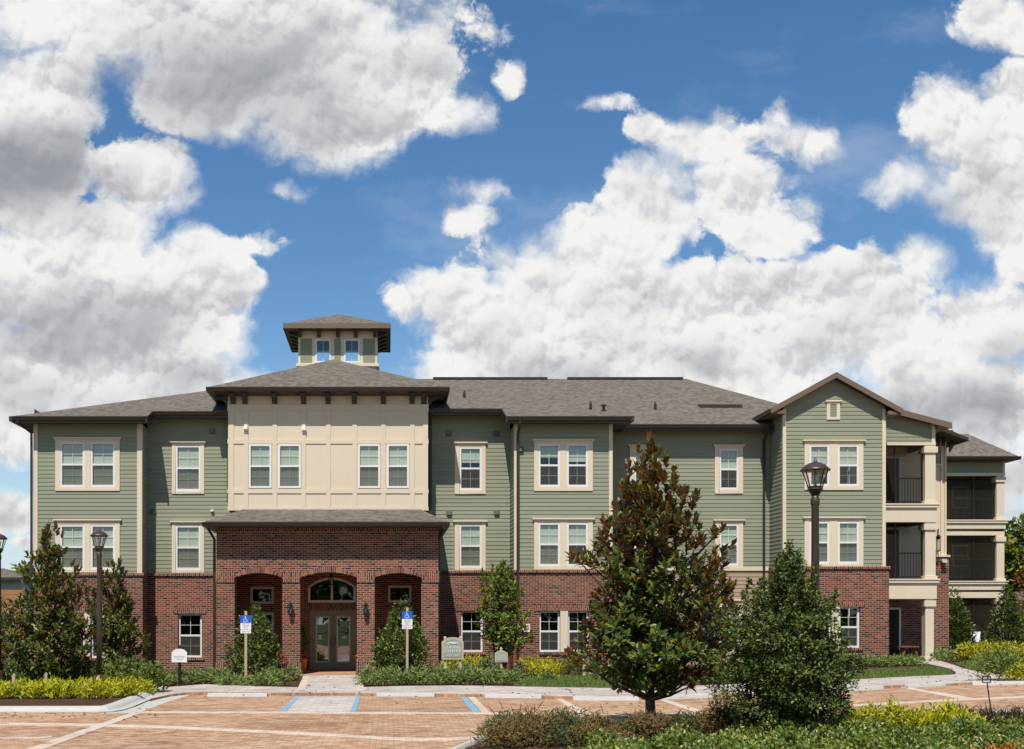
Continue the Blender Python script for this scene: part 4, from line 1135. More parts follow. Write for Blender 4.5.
def paver_mat(name, ramp_, bw=.2, bh=.1, rot=0.0, mort=(.22, .15, .10), msize=.008, patch=.6):
    m, t, b = mat(name, ramp_[1][1], .85, .2)
    p = pos(t)
    pr = t.n('ShaderNodeVectorRotate', {'Vector': p, 'Angle': rot}, rotation_type='Z_AXIS').outputs[0]
    br = t.n('ShaderNodeTexBrick', {'Vector': pr, 'Color1': (0, 0, 0, 1), 'Color2': (1, 1, 1, 1), 'Mortar': (.5, .5, .5, 1), 'Scale': 1.0, 'Mortar Size': msize, 'Mortar Smooth': .3, 'Bias': 0.0, 'Brick Width': bw, 'Row Height': bh}, offset=.5)
    r = t.sep(br.outputs['Color'])[0]
    n = t.noise(p, .35, 5, .65); n2 = t.noise(t.vm('MULTIPLY', p, (.6, 2.2, 1)), .9, 4, .6); n3 = t.noise(p, 25, 4, .7)
    f = t.m('ADD', t.m('MULTIPLY', r, .42), t.m('MULTIPLY', t.m('ADD', n, n2), .5 * patch))
    c = t.ramp(f, ramp_)
    c = t.mix(t.m('MULTIPLY', br.outputs['Fac'], .8), c, mort)
    dirt = t.mapr(t.noise(p, .3, 6, .75), .48, .70, 0, .5, True)
    c = t.mix(dirt, c, tuple(v * .62 for v in ramp_[0][1]))
    c = t.n('ShaderNodeVectorMath', {0: c, 'Scale': t.m('MULTIPLY_ADD', n3, .5, .75)}, operation='SCALE').outputs[0]
    vs_ = t.n('ShaderNodeTexVoronoi', {'Vector': p, 'Scale': .55}, voronoi_dimensions='2D').outputs
    spot = t.mapr(t.m('ADD', vs_['Distance'], t.m('MULTIPLY', n3, .12)), .10, .17, .55, 0, True)
    c = t.mix(t.m('MULTIPLY', spot, t.m('GREATER_THAN', t.sep(vs_['Color'])[0], .55)), c, (.10, .07, .05))
    pale = t.mapr(t.noise(t.vm('MULTIPLY', p, (.7, 2.0, 1)), .8, 5, .7), .56, .72, 0, .4, True)
    c = t.mix(pale, c, (.56, .45, .36))
    setc(t, b, c)
    bump(t, b, t.m('ADD', t.m('MULTIPLY', br.outputs['Fac'], -1.0), t.m('MULTIPLY', n3, .4)), .5, .006)
    return m
M['paver'] = paver_mat('tan_pavers', [(.22, (.25, .118, .062)), (.40, (.38, .205, .112)), (.54, (.47, .285, .165)), (.68, (.52, .35, .222)), (.85, (.58, .44, .32))])
M['walk'] = paver_mat('grey_pink_pavers', [(.2, (.36, .29, .24)), (.45, (.46, .39, .34)), (.65, (.52, .47, .42)), (.85, (.58, .53, .48))], .4, .2, 0, (.3, .24, .2))
M['paleline'] = paver_mat('pale_pavers', [(.2, (.48, .36, .27)), (.45, (.58, .46, .36)), (.65, (.64, .54, .44)), (.85, (.68, .60, .50))], .2, .1, 0, (.4, .3, .22))
M['curb'] = paver_mat('curb_bricks', [(.2, (.26, .13, .07)), (.45, (.37, .2, .115)), (.65, (.46, .27, .16)), (.85, (.5, .33, .22))], .11, .5, 0)
M['bluepaint'] = painted('pavement_blue', (.20, .35, .46), .8, .3, 4)
M['wheelstop'] = painted('white_concrete', (.50, .48, .45), .85, .25, 3)

def gslab(name, pts, top, bottom, m, parent=None):
    """slab following the sloping ground, outline in world xy"""
    n = len(pts)
    q = MB(); q.add([(x, y, gz(x) + top) for x, y in pts] + [(x, y, gz(x) + bottom) for x, y in pts], [tuple(range(n)), tuple(range(2 * n - 1, n - 1, -1))] + [(i, n + i, n + (i + 1) % n, (i + 1) % n) for i in range(n)])
    me_o = q.build(name, m, parent)
    return me_o
q = MB()
xs = [-1500, -90, 90, 1500]; ys = [-400, 3, 70, 2500]
for i in range(3):
    for j in range(3):
        a, b, c, d = xs[i], xs[i + 1], ys[j], ys[j + 1]
        q.quad((a, c, gz(a)), (b, c, gz(b)), (b, d, gz(b)), (a, d, gz(a)))
tag(q.build('ground', M['lawn']), kind='structure')
SW = .07
curb_px = [(150, 699.0), (170, 694.5), (186, 692.8), (208, 692.6), (300, 693.4), (360, 693.6), (440, 694.2), (500, 695.2), (560, 696.6), (610, 697.6), (660, 696.8), (715, 694.6), (790, 690.8), (870, 686.6), (930, 684.2), (985, 682.4), (1024, 681.5), (1300, 676)]
curb = [gp(a, b, SW) for a, b in curb_px]
road = [(-70, 2), (60, 2), (60, curb[-1][1]), ] + curb[::-1] + [gp(120, 712), gp(-30, 713), (-70, gp(-30, 713)[1])]
tag(gslab('road', road, .006, -.3, M['paver']), kind='structure')
def off_poly(front, back): return front + back[::-1]
# sidewalk from the lamp bed to the right edge
back_px = [(158, 690), (170, 686.8), (205, 684.2), (286, 687), (297, 687.2), (360, 687.2), (400, 686), (450, 685.4), (510, 686.2), (560, 687.2), (600, 687.8), (650, 687.5), (715, 684.8), (790, 681.6), (856, 679), (905, 676.5), (955, 674.4)]
back = [gp(a, b, SW) for a, b in back_px]
branch = [gp(a, b, SW) for a, b in ((956, 672.2), (950, 668.5), (935, 665.2), (922, 662.8), (920, 658.5), (936, 659.5), (951, 664), (968, 669.5), (990, 673), (1010, 676), (1300, 671))]
kw = .26
inner = [(x, y + kw) for x, y in curb]
tag(gslab('sidewalk', [p for p in inner] + branch[::-1] + back[::-1], SW, -.3, M['walk']), kind='structure')
tag(gslab('curb', curb + inner[::-1], SW + .001, -.3, M['curb']), kind='structure')
# beds behind the walk
bed = [gp(158, 690, .05)] + back + branch[:6] + branch[6:-1] + [(31.5, branch[-2][1] + .3), (31.5, 80), (-19, 80), (-19, gp(0, 690)[1] + 2)]
tag(gslab('planting_bed', [(x, y + .004) for x, y in bed], SW - .03, -.3, M['mulch']), kind='structure')
# walk up to the door, and the level aisle on the road
pf = [gp(297, 689.6, SW + .004), gp(359.5, 689.6, SW + .004), gp(356.5, 676.5, SW + .004), gp(302, 676.5, SW + .004)]
tag(gslab('walkway', [pf[0], pf[1], (pf[2][0], 40.6), (pf[3][0], 40.6)], SW + .004, -.2, M['walk']), kind='structure')
tag(gslab('porch_floor', [(bxl + .05, 40.3), (bxr - .05, 40.3), (bxr - .05, YD + .3), (bxl + .05, YD + .3)], SW + .008, -.2, M['paver']), kind='structure')
for (a, b) in (((297, 689.8), (303.0, 676.5)), ((356.6, 689.8), (354.2, 676.5))):
    p, q_ = gp(*a, SW + .008), gp(*b, SW + .008); tag(gslab('walkway_edging', [p, (p[0] + .22, p[1]), (q_[0] + .2, q_[1]), (q_[0], q_[1])], SW + .008, -.1, M['paleline']), kind='structure')
aisle = [gp(287, 711.5, .01), gp(350, 711.5, .01), gp(357, 695.8, .01), gp(299, 695.8, .01)]
tag(gslab('access_aisle', aisle, .010, -.1, M['walk']), kind='structure')
def paint(name, pts, m, o=.014): return tag(gslab(name, [gp(a, b, o) for a, b in pts], o, -.05, m), kind='structure')
paint('blue_line', [(279.5, 711.3), (285.8, 711.3), (300.6, 695.6), (296.6, 695.6)], M['bluepaint'])
paint('blue_line', [(350.8, 711.3), (356, 711.3), (360.6, 695.6), (356.8, 695.6)], M['bluepaint'])
paint('blue_line', [(472.5, 711.8), (480.5, 711.8), (465, 695.8), (459.6, 695.8)], M['bluepaint'])
paint('stall_line', [(481.5, 711.8), (489.5, 711.8), (473.4, 695.9), (467.2, 695.9)], M['paleline'])
for a in ([(577, 712.5), (588, 712.5), (562, 698.3), (555, 698)], [(691, 711), (703, 710.6), (664, 699), (657, 699.2)], [(957, 698.5), (972, 697.5), (907, 687), (900, 687.4)], [(280, 711.3), (279.4, 711.3), (296, 695.6), (296.5, 695.6)]):
    paint('stall_line', a, M['paleline'])
paint('stall_line', [(120, 712.8), (300, 713.3), (420, 713.6), (540, 714.4), (640, 716.5), (760, 711.8), (860, 705.8), (960, 700.3), (1080, 695.5), (1080, 694), (960, 698.6), (860, 703.8), (760, 709.6), (640, 714.4), (540, 712.6), (420, 712.0), (300, 711.7), (120, 711.2)], M['paleline'], .012)
def band(pp, w0, o=.011):
    up = [(a, b) for a, b in pp]; return up + [(a, b + w0) for a, b in pp[::-1]]
paint('stall_line', band([(-60, 722), (60, 723), (150, 725), (230, 728.5), (320, 733), (400, 737.6), (450, 737.6), (492, 735), (560, 731.5), (700, 726)], 2.6), M['paleline'], .010)
paint('stall_line', [(20, 751), (38, 751), (142, 712.8), (131, 712.8)], M['paleline'], .016)
paint('stall_line', [(-60, 737.5), (40, 736.8), (52, 735.6), (52, 736.8), (40, 738.2), (-60, 739)], M['paleline'], .0115)
# kerb of the left bed and kerb of the front bed
def kerb(name, line, w0, h, m=None):
    q = MB(); n = len(line)
    nor = []
    for i in range(n):
        a, b = Vector(line[max(0, i - 1)]), Vector(line[min(n - 1, i + 1)]); d = (b - a).normalized(); nor.append(Vector((-d.y, d.x)))
    prof = [(0, -.2), (0, h * .12), (w0 * .25, h * .3), (w0 * .42, h * .7), (w0 * .55, h * .95), (w0 * .65, h), (w0, h), (w0, -.2)]
    vs = []; fs = []
    for i, p in enumerate(line):
        for (o_, z) in prof:
            x, y = p[0] + nor[i].x * o_, p[1] + nor[i].y * o_; vs.append((x, y, gz(x) + z))
    k = len(prof)
    for i in range(n - 1):
        for j in range(k - 1): fs.append((i * k + j, (i + 1) * k + j, (i + 1) * k + j + 1, i * k + j + 1))
    q.add(vs, fs); return tag(q.build(name, m or M['concrete'], smooth=False), kind='structure')
lk = [gp(a, b) for a, b in ((-400, 712.8), (-60, 712.8), (60, 712.8), (98, 712.6), (114, 711.8), (124, 710.2), (132, 707.6), (140, 704.2), (148, 700.8), (157, 696.8), (166, 693.2), (176, 690.0))]
def offset_line(line, d):
    out = []; n = len(line)
    for i in range(n):
        a, b = Vector(line[max(0, i - 1)]), Vector(line[min(n - 1, i + 1)]); t = (b - a).normalized(); out.append((line[i][0] - t.y * d, line[i][1] + t.x * d))
    return out
def sweep(name, line, prof, m):
    q = MB(); ls = [offset_line(line, o_) for o_, z in prof]; k = len(prof); vs = []; fs = []
    for i in range(len(line)):
        for j, (o_, z) in enumerate(prof): x, y = ls[j][i]; vs.append((x, y, gz(x) + z))
    for i in range(len(line) - 1):
        for j in range(k - 1): fs.append((i * k + j, (i + 1) * k + j, (i + 1) * k + j + 1, i * k + j + 1))
    q.add(vs, fs); return tag(q.build(name, m), kind='structure')
sweep('kerb', lk, [(0, -.1), (0, .018), (.14, .022), (.19, .04), (.23, .075), (.27, .10), (.33, .115), (.48, .12), (.48, -.2)], M['concrete'])
tag(gslab('gutter_apron', [gp(a, b, .013) for a, b in ((100, 713.2), (138, 712.6), (168, 702), (198, 692.6), (178, 690.6), (167, 693.4), (158, 697), (149, 701), (141, 704.4), (133, 707.8), (125, 710.4), (114, 712))], .013, -.1, M['concrete']), kind='structure')
lb = [p for p in offset_line(lk, .47) if p[0] > -19]
lb = [(-19, lb[0][1])] + lb
tag(gslab('planting_bed', lb + [(lb[-1][0] + .3, 38), (lb[-1][0] - .5, 46), (-19, 46), (-19, lb[0][1] + .05)], .10, -.3, M['mulch']), kind='structure')
fb = [gp(a, b) for a, b in ((448, 772), (466, 752), (486, 744.5), (505, 739), (560, 734.5), (640, 731), (720, 728), (800, 725), (900, 721), (1000, 717), (1100, 713))]
tag(gslab('planting_bed', fb + [(30, fb[-1][1]), (30, 8), (fb[0][0], 8)], .07, -.3, M['mulch']), kind='structure')
kerb('kerb', [gp(a, b) for a, b in ((1100, 712), (1000, 716), (900, 720), (800, 724), (720, 727), (640, 730), (560, 733.6), (520, 736.6), (496, 741), (480, 746), (464, 753), (440, 775))][::-1], .0 + .14, .10)
tag(gslab('gutter_apron', [gp(a, b, .012) for a, b in ((424, 762), (450, 748), (478, 740), (510, 735.5), (520, 737), (480, 747), (462, 762))], .012, -.1, M['concrete']), kind='structure')
# lawn patches
tag(gslab('lawn', [gp(a, b, .1) for a, b in ((514, 684.9), (600, 686.8), (650, 686.5), (700, 684), (700, 676), (640, 676), (560, 675.5), (525, 676.5))], .07, -.2, M['lawn']), kind='structure')
tag(gslab('lawn', [gp(a, b, .1) for a, b in ((800, 680), (856, 678.2), (905, 675.8), (952, 673.6), (948, 669.5), (930, 666.8), (800, 673))], .07, -.2, M['lawn']), kind='structure')
tag(gslab('lawn', [gp(a, b, .1) for a, b in ((956, 663.5), (970, 668.3), (996, 671.5), (1010, 660), (985, 656))], .07, -.2, M['lawn']), kind='structure')

# ------------------------------------------------------------------ foliage
rng = np.random.default_rng(11)
def unit(a): return a / np.maximum(np.linalg.norm(a, axis=-1, keepdims=True), 1e-9)
def rnd_dirs(n): return unit(rng.normal(size=(n, 3)))

def leaf_mat(name, stops, back=None, rough=.45, trans=.25, spec=.4):
    m = bpy.data.materials.new(name); m.use_nodes = True
    t = NT(m.node_tree); b = m.node_tree.nodes['Principled BSDF']; out = m.node_tree.nodes['Material Output']
    g = t.n('ShaderNodeNewGeometry')
    c = t.ramp(g.outputs['Random Per Island'], stops)
    if back:
        cb = t.ramp(t.m('FRACT', t.m('MULTIPLY', g.outputs['Random Per Island'], 7.31)), back)
        c = t.mix(g.outputs['Backfacing'], c, cb)
    t.t.links.new(c, b.inputs['Base Color'])
    b.inputs['Roughness'].default_value = rough; b.inputs['Specular IOR Level'].default_value = spec
    tr = t.n('ShaderNodeBsdfTranslucent', {'Color': c})
    mx = t.n('ShaderNodeMixShader', {0: trans, 1: b.outputs[0], 2: tr.outputs[0]})
    t.t.links.new(mx.outputs[0], out.inputs['Surface'])
    return m
def bark_mat(name, c):
    m, t, b = mat(name, c, .9, .1)
    p = pos(t); n = t.noise(t.vm('MULTIPLY', p, (14, 14, 4)), 1.5, 5, .7)
    setc(t, b, t.ramp(n, [(.3, tuple(v * .5 for v in c)), (.7, tuple(v * 1.5 for v in c))]))
    bump(t, b, n, .8, .02); return m
M['bark'] = bark_mat('bark', (.11, .08, .058))
M['redbark'] = bark_mat('red_bark', (.13, .06, .045))
M['magnolia'] = leaf_mat('magnolia_leaf', [(0, (0.029, 0.050, 0.008)), (.45, (0.053, 0.090, 0.014)), (.8, (0.092, 0.140, 0.020)), (.95, (0.204, 0.231, 0.030)), (1, (0.327, 0.216, 0.030))], [(0, (.17, .062, .018)), (.5, (.25, .098, .030)), (.8, (.30, .14, .048)), (1, (.09, .11, .03))], .36, .2, .35)
M['magnolia_young'] = leaf_mat('magnolia_leaf_young', [(0, (0.043, 0.064, 0.011)), (.5, (0.076, 0.108, 0.015)), (.9, (0.163, 0.167, 0.023)), (1, (0.327, 0.167, 0.032))], [(0, (.12, .052, .018)), (.45, (.18, .08, .026)), (.6, (.07, .09, .025)), (1, (.10, .12, .03))], .38, .22, .35)
M['holly'] = leaf_mat('holly_leaf', [(0, (0.043, 0.066, 0.015)), (.5, (0.079, 0.119, 0.024)), (.85, (0.146, 0.188, 0.040)), (1, (0.292, 0.297, 0.072))], None, .42, .25, .3)
M['evergreen'] = leaf_mat('evergreen_leaf', [(0, (0.051, 0.082, 0.017)), (.5, (0.090, 0.137, 0.025)), (.9, (0.167, 0.215, 0.038)), (1, (0.280, 0.273, 0.052))], None, .4, .22)
M['crape'] = leaf_mat('yellow_green_leaf', [(0, (0.052, 0.092, 0.013)), (.4, (0.103, 0.162, 0.021)), (.8, (0.207, 0.262, 0.033)), (1, (0.414, 0.400, 0.046))], None, .4, .3)
M['golden'] = leaf_mat('golden_leaf', [(0, (0.193, 0.235, 0.012)), (.4, (0.386, 0.400, 0.014)), (.8, (0.592, 0.541, 0.018)), (1, (0.708, 0.611, 0.030))], None, .5, .35)
M['yellow'] = leaf_mat('yellow_leaf', [(0, (.20, .22, .012)), (.4, (.40, .38, .012)), (1, (.60, .54, .02))], None, .5, .35)
M['juniper'] = leaf_mat('juniper_needle', [(0, (0.085, 0.127, 0.030)), (.5, (0.154, 0.211, 0.052)), (.9, (0.254, 0.307, 0.078)), (1, (0.366, 0.380, 0.092))], None, .6, .2)
M['shrubgreen'] = leaf_mat('shrub_leaf', [(0, (0.058, 0.092, 0.014)), (.5, (0.115, 0.169, 0.024)), (.9, (0.211, 0.262, 0.036)), (1, (0.326, 0.339, 0.054))], None, .45, .3)
M['cover'] = leaf_mat('ground_cover_leaf', [(0, (0.061, 0.101, 0.013)), (.5, (0.131, 0.183, 0.025)), (.85, (0.245, 0.285, 0.040)), (1, (0.420, 0.407, 0.077))], None, .35, .3, .5)
M['feather'] = leaf_mat('feathery_twig', [(0, (0.118, 0.078, 0.027)), (.35, (0.162, 0.133, 0.036)), (.7, (0.237, 0.133, 0.048)), (.9, (0.279, 0.204, 0.054)), (1, (0.344, 0.157, 0.072))], None, .6, .25)
M['feathergreen'] = leaf_mat('feathery_leaf', [(0, (.050, .070, .020)), (.5, (.085, .115, .032)), (.85, (.14, .16, .045)), (1, (.17, .10, .05))], None, .6, .25)
M['twig'] = leaf_mat('dry_twig', [(0, (.09, .055, .035)), (.5, (.13, .08, .05)), (1, (.17, .13, .07))], None, .8, .1)
M['purple'] = leaf_mat('purple_leaf', [(0, (.030, .016, .014)), (.6, (.06, .03, .024)), (1, (.07, .06, .02))], None, .45, .2)
M['redleaf'] = leaf_mat('red_bronze_leaf', [(0, (.10, .022, .008)), (.5, (.24, .050, .014)), (.85, (.34, .085, .02)), (1, (.06, .09, .02))], None, .4, .3)
M['orangeflower'] = leaf_mat('orange_petal', [(0, (.50, .12, .015)), (.6, (.62, .20, .03)), (.85, (.65, .32, .09)), (1, (.12, .18, .03))], None, .6, .3)
M['redflower'] = leaf_mat('red_petal', [(0, (.5, .05, .04)), (.6, (.6, .12, .08)), (1, (.05, .1, .02))], None, .6, .3)
M['bgleaf'] = leaf_mat('far_tree_leaf', [(0, (0.077, 0.113, 0.015)), (.5, (0.171, 0.206, 0.029)), (.9, (0.318, 0.318, 0.046)), (1, (0.463, 0.394, 0.079))], None, .5, .3)
M['grass'] = leaf_mat('grass_blade', [(0, (0.085, 0.136, 0.024)), (.5, (0.142, 0.208, 0.037)), (.9, (0.228, 0.288, 0.060)), (1, (0.380, 0.352, 0.119))], None, .5, .35)

def leaves(name, P, D, N, L, Wd, m, parent=None, detail=False, fold=.35, bend=.25):
    """P base points, D leaf direction, N upper-side normal, L length, Wd half width"""
    n = len(P)
    L = np.broadcast_to(np.asarray(L, float), (n,))[:, None]; Wd = np.broadcast_to(np.asarray(Wd, float), (n,))[:, None]
    D = unit(D); S = unit(np.cross(D, N)); N = np.cross(S, D)
    def pt(t, s, lift=0.0): return P + D * L * t + S * Wd * s + N * (Wd * abs(s) * fold - L * bend * t * t + lift)
    if detail:
        pts = [pt(0, 0), pt(.28, -.75), pt(.28, 0), pt(.28, .75), pt(.65, -.95), pt(.65, 0), pt(.65, .95), pt(1, 0)]
        fc = [(0, 2, 1), (0, 3, 2), (1, 2, 5, 4), (2, 3, 6, 5), (4, 5, 7), (5, 6, 7)]
    else:
        pts = [pt(0, 0), pt(.5, -1), pt(1, 0), pt(.5, 1)]
        fc = [(0, 2, 1), (0, 3, 2)]
    k = len(pts)
    V = np.stack(pts, 1).reshape(-1, 3)
    me = bpy.data.meshes.new(name)
    loops = []; starts = []; tot = []
    per = sum(len(f) for f in fc)
    flat_ = np.concatenate([np.array(f) for f in fc])
    LI = (np.arange(n)[:, None] * k + flat_[None, :]).reshape(-1)
    sz = np.array([len(f) for f in fc]); st = np.concatenate([[0], np.cumsum(sz)[:-1]])
    ST = (np.arange(n)[:, None] * per + st[None, :]).reshape(-1)
    me.vertices.add(len(V)); me.vertices.foreach_set('co', V.ravel())
    me.loops.add(len(LI)); me.loops.foreach_set('vertex_index', LI.astype(np.int32))
    me.polygons.add(len(ST)); me.polygons.foreach_set('loop_start', ST.astype(np.int32))
    me.update(calc_edges=True); me.validate()
    me.materials.append(m)
    return link(name, me, parent)

def rosettes(tips, dirs, k, upright, L, Wd, jit=.25):
    """k leaves whorled round each shoot tip"""
    n = len(tips)
    A = unit(dirs)
    U = unit(np.cross(A, rnd_dirs(n))); Vv = np.cross(A, U)
    ph = rng.uniform(0, 6.28, n)
    P, D, N, LL = [], [], [], []
    for i in range(k):
        a = ph + 2.4 * i
        rad = U * np.cos(a)[:, None] + Vv * np.sin(a)[:, None]
        t = i / max(1, k - 1)
        up = np.clip(upright + .55 * (t - .5), .05, .95)
        d = rad * (1 - up)[:, None] + A * up[:, None] + rnd_dirs(n) * jit * .5
        P.append(tips - A * (1 - t) * (L * .7) + rad * .01); D.append(d)
        N.append(A * (1 - up)[:, None] - rad * up[:, None] + rnd_dirs(n) * .2); LL.append(L * rng.uniform(.55, 1.2, n))
    return np.concatenate(P), np.concatenate(D), np.concatenate(N), np.concatenate(LL), Wd

def crown_points(n, prof, seed, shell=.55, lump=.22):
    """points in a crown; prof = rows (height, left radius, right radius); returns points and outward directions"""
    r_ = np.random.default_rng(seed)
    pr = np.array(prof)
    hs = np.linspace(pr[0, 0], pr[-1, 0], 200)
    rl, rr = np.interp(hs, pr[:, 0], pr[:, 1]), np.interp(hs, pr[:, 0], pr[:, 2])
    wgt = ((rl + rr) / 2) ** 1.35 + .004; cdf = np.cumsum(wgt); cdf /= cdf[-1]
    h = np.interp(r_.random(n), cdf, hs); th = r_.uniform(0, 2 * np.pi, n)
    a, b = np.interp(h, pr[:, 0], pr[:, 1]), np.interp(h, pr[:, 0], pr[:, 2])
    c = np.cos(th); R_ = np.where(c > 0, b, a) * np.abs(c) ** 2 + (a + b) / 2 * (1 - np.abs(c) ** 2)
    H = pr[-1, 0] - pr[0, 0]
    mod = np.zeros(n)
    for q in range(7):
        f1, f2 = r_.integers(1, 6), r_.uniform(3, 15); mod += np.sin(f1 * th + f2 * h / H * 3 + r_.uniform(0, 6.28))
    R_ = R_ * (1 + lump * np.clip(mod / 3.0, -1.2, .8))
    r = R_ * (1 - shell * r_.random(n) ** 1.8)
    p = np.stack([r * c, r * np.sin(th), h], 1)
    slope = np.interp(h, hs, np.gradient((rl + rr) / 2, hs))
    d = unit(np.stack([c, np.sin(th), np.clip(-slope * .5 + .35, -.2, 1.4)], 1))
    return p, d

def limbs(mb, tips, base_h, top_h, r0, lean=0.0, every=1, rad=.018):
    mb.tube([(0, 0, -.15), (.01, 0, base_h * .5), (lean * .3, .0, base_h), (lean, 0.02, top_h * .6), (lean * .8, 0, top_h * .97)], [r0 * 1.35, r0, r0 * .9, r0 * .5, r0 * .1], 8)
    for p in tips[::every]:
        rr = math.hypot(p[0], p[1]); z0 = max(base_h * .95, p[2] - rr * .7 - .1)
        m_ = (p[0] * .5, p[1] * .5, z0 + (p[2] - z0) * .35)
        mb.tube([(lean * z0 / top_h, 0, z0), m_, tuple(p)], [rad * 1.3, rad, rad * .35], 4, cap=False)

def plant(name, label, cat, loc, group=None): return thing(name, label, cat, loc, group)
def pxprof(rows, Y, yb, xc):   # outline rows (pixel y, left x, right x) to heights and radii
    s = Y / F; o = [((yb - y) * s, max(.03, (xc - l) * s), max(.03, (r - xc) * s)) for y, l, r in rows]
    return sorted(o)

def magnolia(label, xc, yb, rows, Y, nshoot, k, L, Wd, m, seed, r0=.09, base_h=.35, multi=False, lump=.22, upright=.45, brown=(.35, .75)):
    x = X(xc, Y); loc = (x, Y, gz(x) + .06)
    t = plant('magnolia_tree', label, 'tree', loc)
    pr = pxprof(rows, Y, yb, xc)
    p, d = crown_points(nshoot, pr, seed, .82, lump)
    H = pr[-1][0]
    up = upright + .36 * (p[:, 2] / H) ** 1.5 + np.where(p[:, 0] > 0, .08, 0)
    fz = (brown[0] + (brown[1] - brown[0]) * (p[:, 2] / H))[:, None]
    P, D, N, LL, _ = rosettes(p, d * (1 - fz) + np.array([0, 0, 1.0]) * fz, k, up, L, Wd)
    off = np.array(loc)
    o = leaves('crown', P + off, D, N, LL, Wd * rng.uniform(.8, 1.15, len(P)), m, t, True)
    mb = MB()
    limbs(mb, p, base_h, H, r0, 0.0, max(1, nshoot // 70), r0 * .28)
    if multi:
        for q in range(4):
            a = q * 1.7 + seed; mb.tube([(0.05 * math.cos(a), .05 * math.sin(a), -.1), (.25 * math.cos(a), .2 * math.sin(a), .7), (.5 * math.cos(a), .4 * math.sin(a), 1.7)], [.045, .035, .015], 6)
    mb.v = [(a + loc[0], b + loc[1], c + loc[2]) for a, b, c in mb.v]
    mb.build('trunk', M['bark'], t, True)
    return t

magnolia('large dark green magnolia tree with rusty brown upper leaves in the front planting bed', 650, 734,
    [(434, 647, 650), (446, 643, 654), (464, 634, 664), (484, 624, 680), (502, 622, 690), (522, 608, 694), (545, 604, 706), (562, 590, 714), (582, 594, 714), (600, 602, 724), (616, 596, 722), (636, 582, 722), (654, 574, 722), (668, 582, 716), (682, 596, 704), (694, 616, 684)],
    20.8, 1250, 9, .155, .038, M['magnolia'], 6, .095, .5, lump=.46, upright=.44, brown=(.10, 1.0))
magnolia('tall conical magnolia tree with dense bronze green leaves at the left corner of the building', 50, 690,
    [(522, 49, 54), (535, 40, 62), (552, 33, 68), (575, 24, 76), (600, 16, 82), (625, 9, 88), (645, 5, 90), (660, 8, 86), (671, 22, 74)],
    33.0, 760, 8, .19, .037, M['magnolia_young'], 5, .06, .3, lump=.42)
magnolia('slim magnolia tree with spreading bare lower stems behind the left lamp post', 118, 682,
    [(558, 101, 107), (575, 92, 116), (595, 88, 126), (615, 89, 134), (632, 91, 142), (643, 98, 150), (652, 106, 146), (659, 112, 128)],
    36.0, 380, 8, .18, .036, M['magnolia_young'], 8, .05, .4, True, .28)
magnolia('magnolia tree against the tan siding, partly hidden by the large front magnolia', 712, 676,
    [(556, 708, 714), (572, 694, 722), (590, 690, 732), (615, 688, 738), (640, 690, 738), (660, 696, 732)],
    41.0, 380, 8, .18, .037, M['magnolia_young'], 9, .05, .3, lump=.22)
# broad-leaved small tree beside the leasing sign
t_ = magnolia('yellow green multi stemmed tree between the leasing sign and the small sign', 502, 678,
    [(567, 492, 500), (576, 484, 510), (592, 479, 518), (610, 477, 524), (630, 480, 530), (645, 482, 530), (654, 490, 522)],
    41.0, 480, 8, .16, .038, M['crape'], 12, .05, .5, True, .2, .3)
t_.name = 'small_tree'

def leafy(name, label, cat, xc, yb, rows, Y, n, L, Wd, m, seed, off=.05, shell=.6, lump=.2, bark='bark', r0=.03, stems=5, spread=.9, group=None, cluster=7, spikes=0):
    x = X(xc, Y); loc = (x, Y, gz(x) + off)
    t = plant(name, label, cat, loc, group)
    pr = pxprof(rows, Y, yb, xc)
    p, d = crown_points(n // cluster, pr, seed, shell, lump)
    c = np.repeat(p, cluster, 0); dd = np.repeat(d, cluster, 0)
    jj = rnd_dirs(len(c))
    P = c + jj * L * 1.3 * rng.random((len(c), 1)); D = dd * .8 + jj * spread + np.array([0, 0, .25]); N = dd * .6 + np.array([0, 0, .9]) + rnd_dirs(len(c)) * .5
    if spikes:
        sp_, _ = crown_points(spikes, pr, seed + 1, .18, lump)
        for e in sp_:
            k_ = 70; t_ = rng.random(k_) ** .8; ln = rng.uniform(.2, .42); ax = unit(np.array([e[0] * .35, e[1] * .35, 1.0]) + rng.normal(size=3) * .15)
            P = np.concatenate([P, e + ax * (t_ * ln)[:, None] + rnd_dirs(k_) * (.09 * (1 - t_ * .7))[:, None]]); D = np.concatenate([D, ax * .7 + rnd_dirs(k_)]); N = np.concatenate([N, np.array([0, 0, .6]) + rnd_dirs(k_)])
    loc_ = np.array(loc)
    leaves('crown', P + loc_, D, N, L * rng.uniform(.7, 1.2, len(P)), Wd * rng.uniform(.7, 1.2, len(P)), m, t)
    mb = MB(); H = pr[-1][0]
    for q in range(stems):
        a = 6.28 * q / stems + seed; e = p[rng.integers(len(p))]
        mb.tube([(.06 * math.cos(a), .06 * math.sin(a), -.1), (e[0] * .4, e[1] * .4, H * .35), (e[0] * .7, e[1] * .7, max(H * .5, e[2]))], [r0, r0 * .7, r0 * .2], 6)
    for e in p[::max(1, len(p) // 60)]: mb.tube([(0, 0, e[2] * .45), (e[0] * .55, e[1] * .55, e[2] * .8), tuple(e)], [r0 * .45, r0 * .3, r0 * .1], 4, cap=False)
    mb.v = [(a + loc[0], b + loc[1], c_ + loc[2]) for a, b, c_ in mb.v]
    mb.build('trunk', M[bark], t, True)
    return t
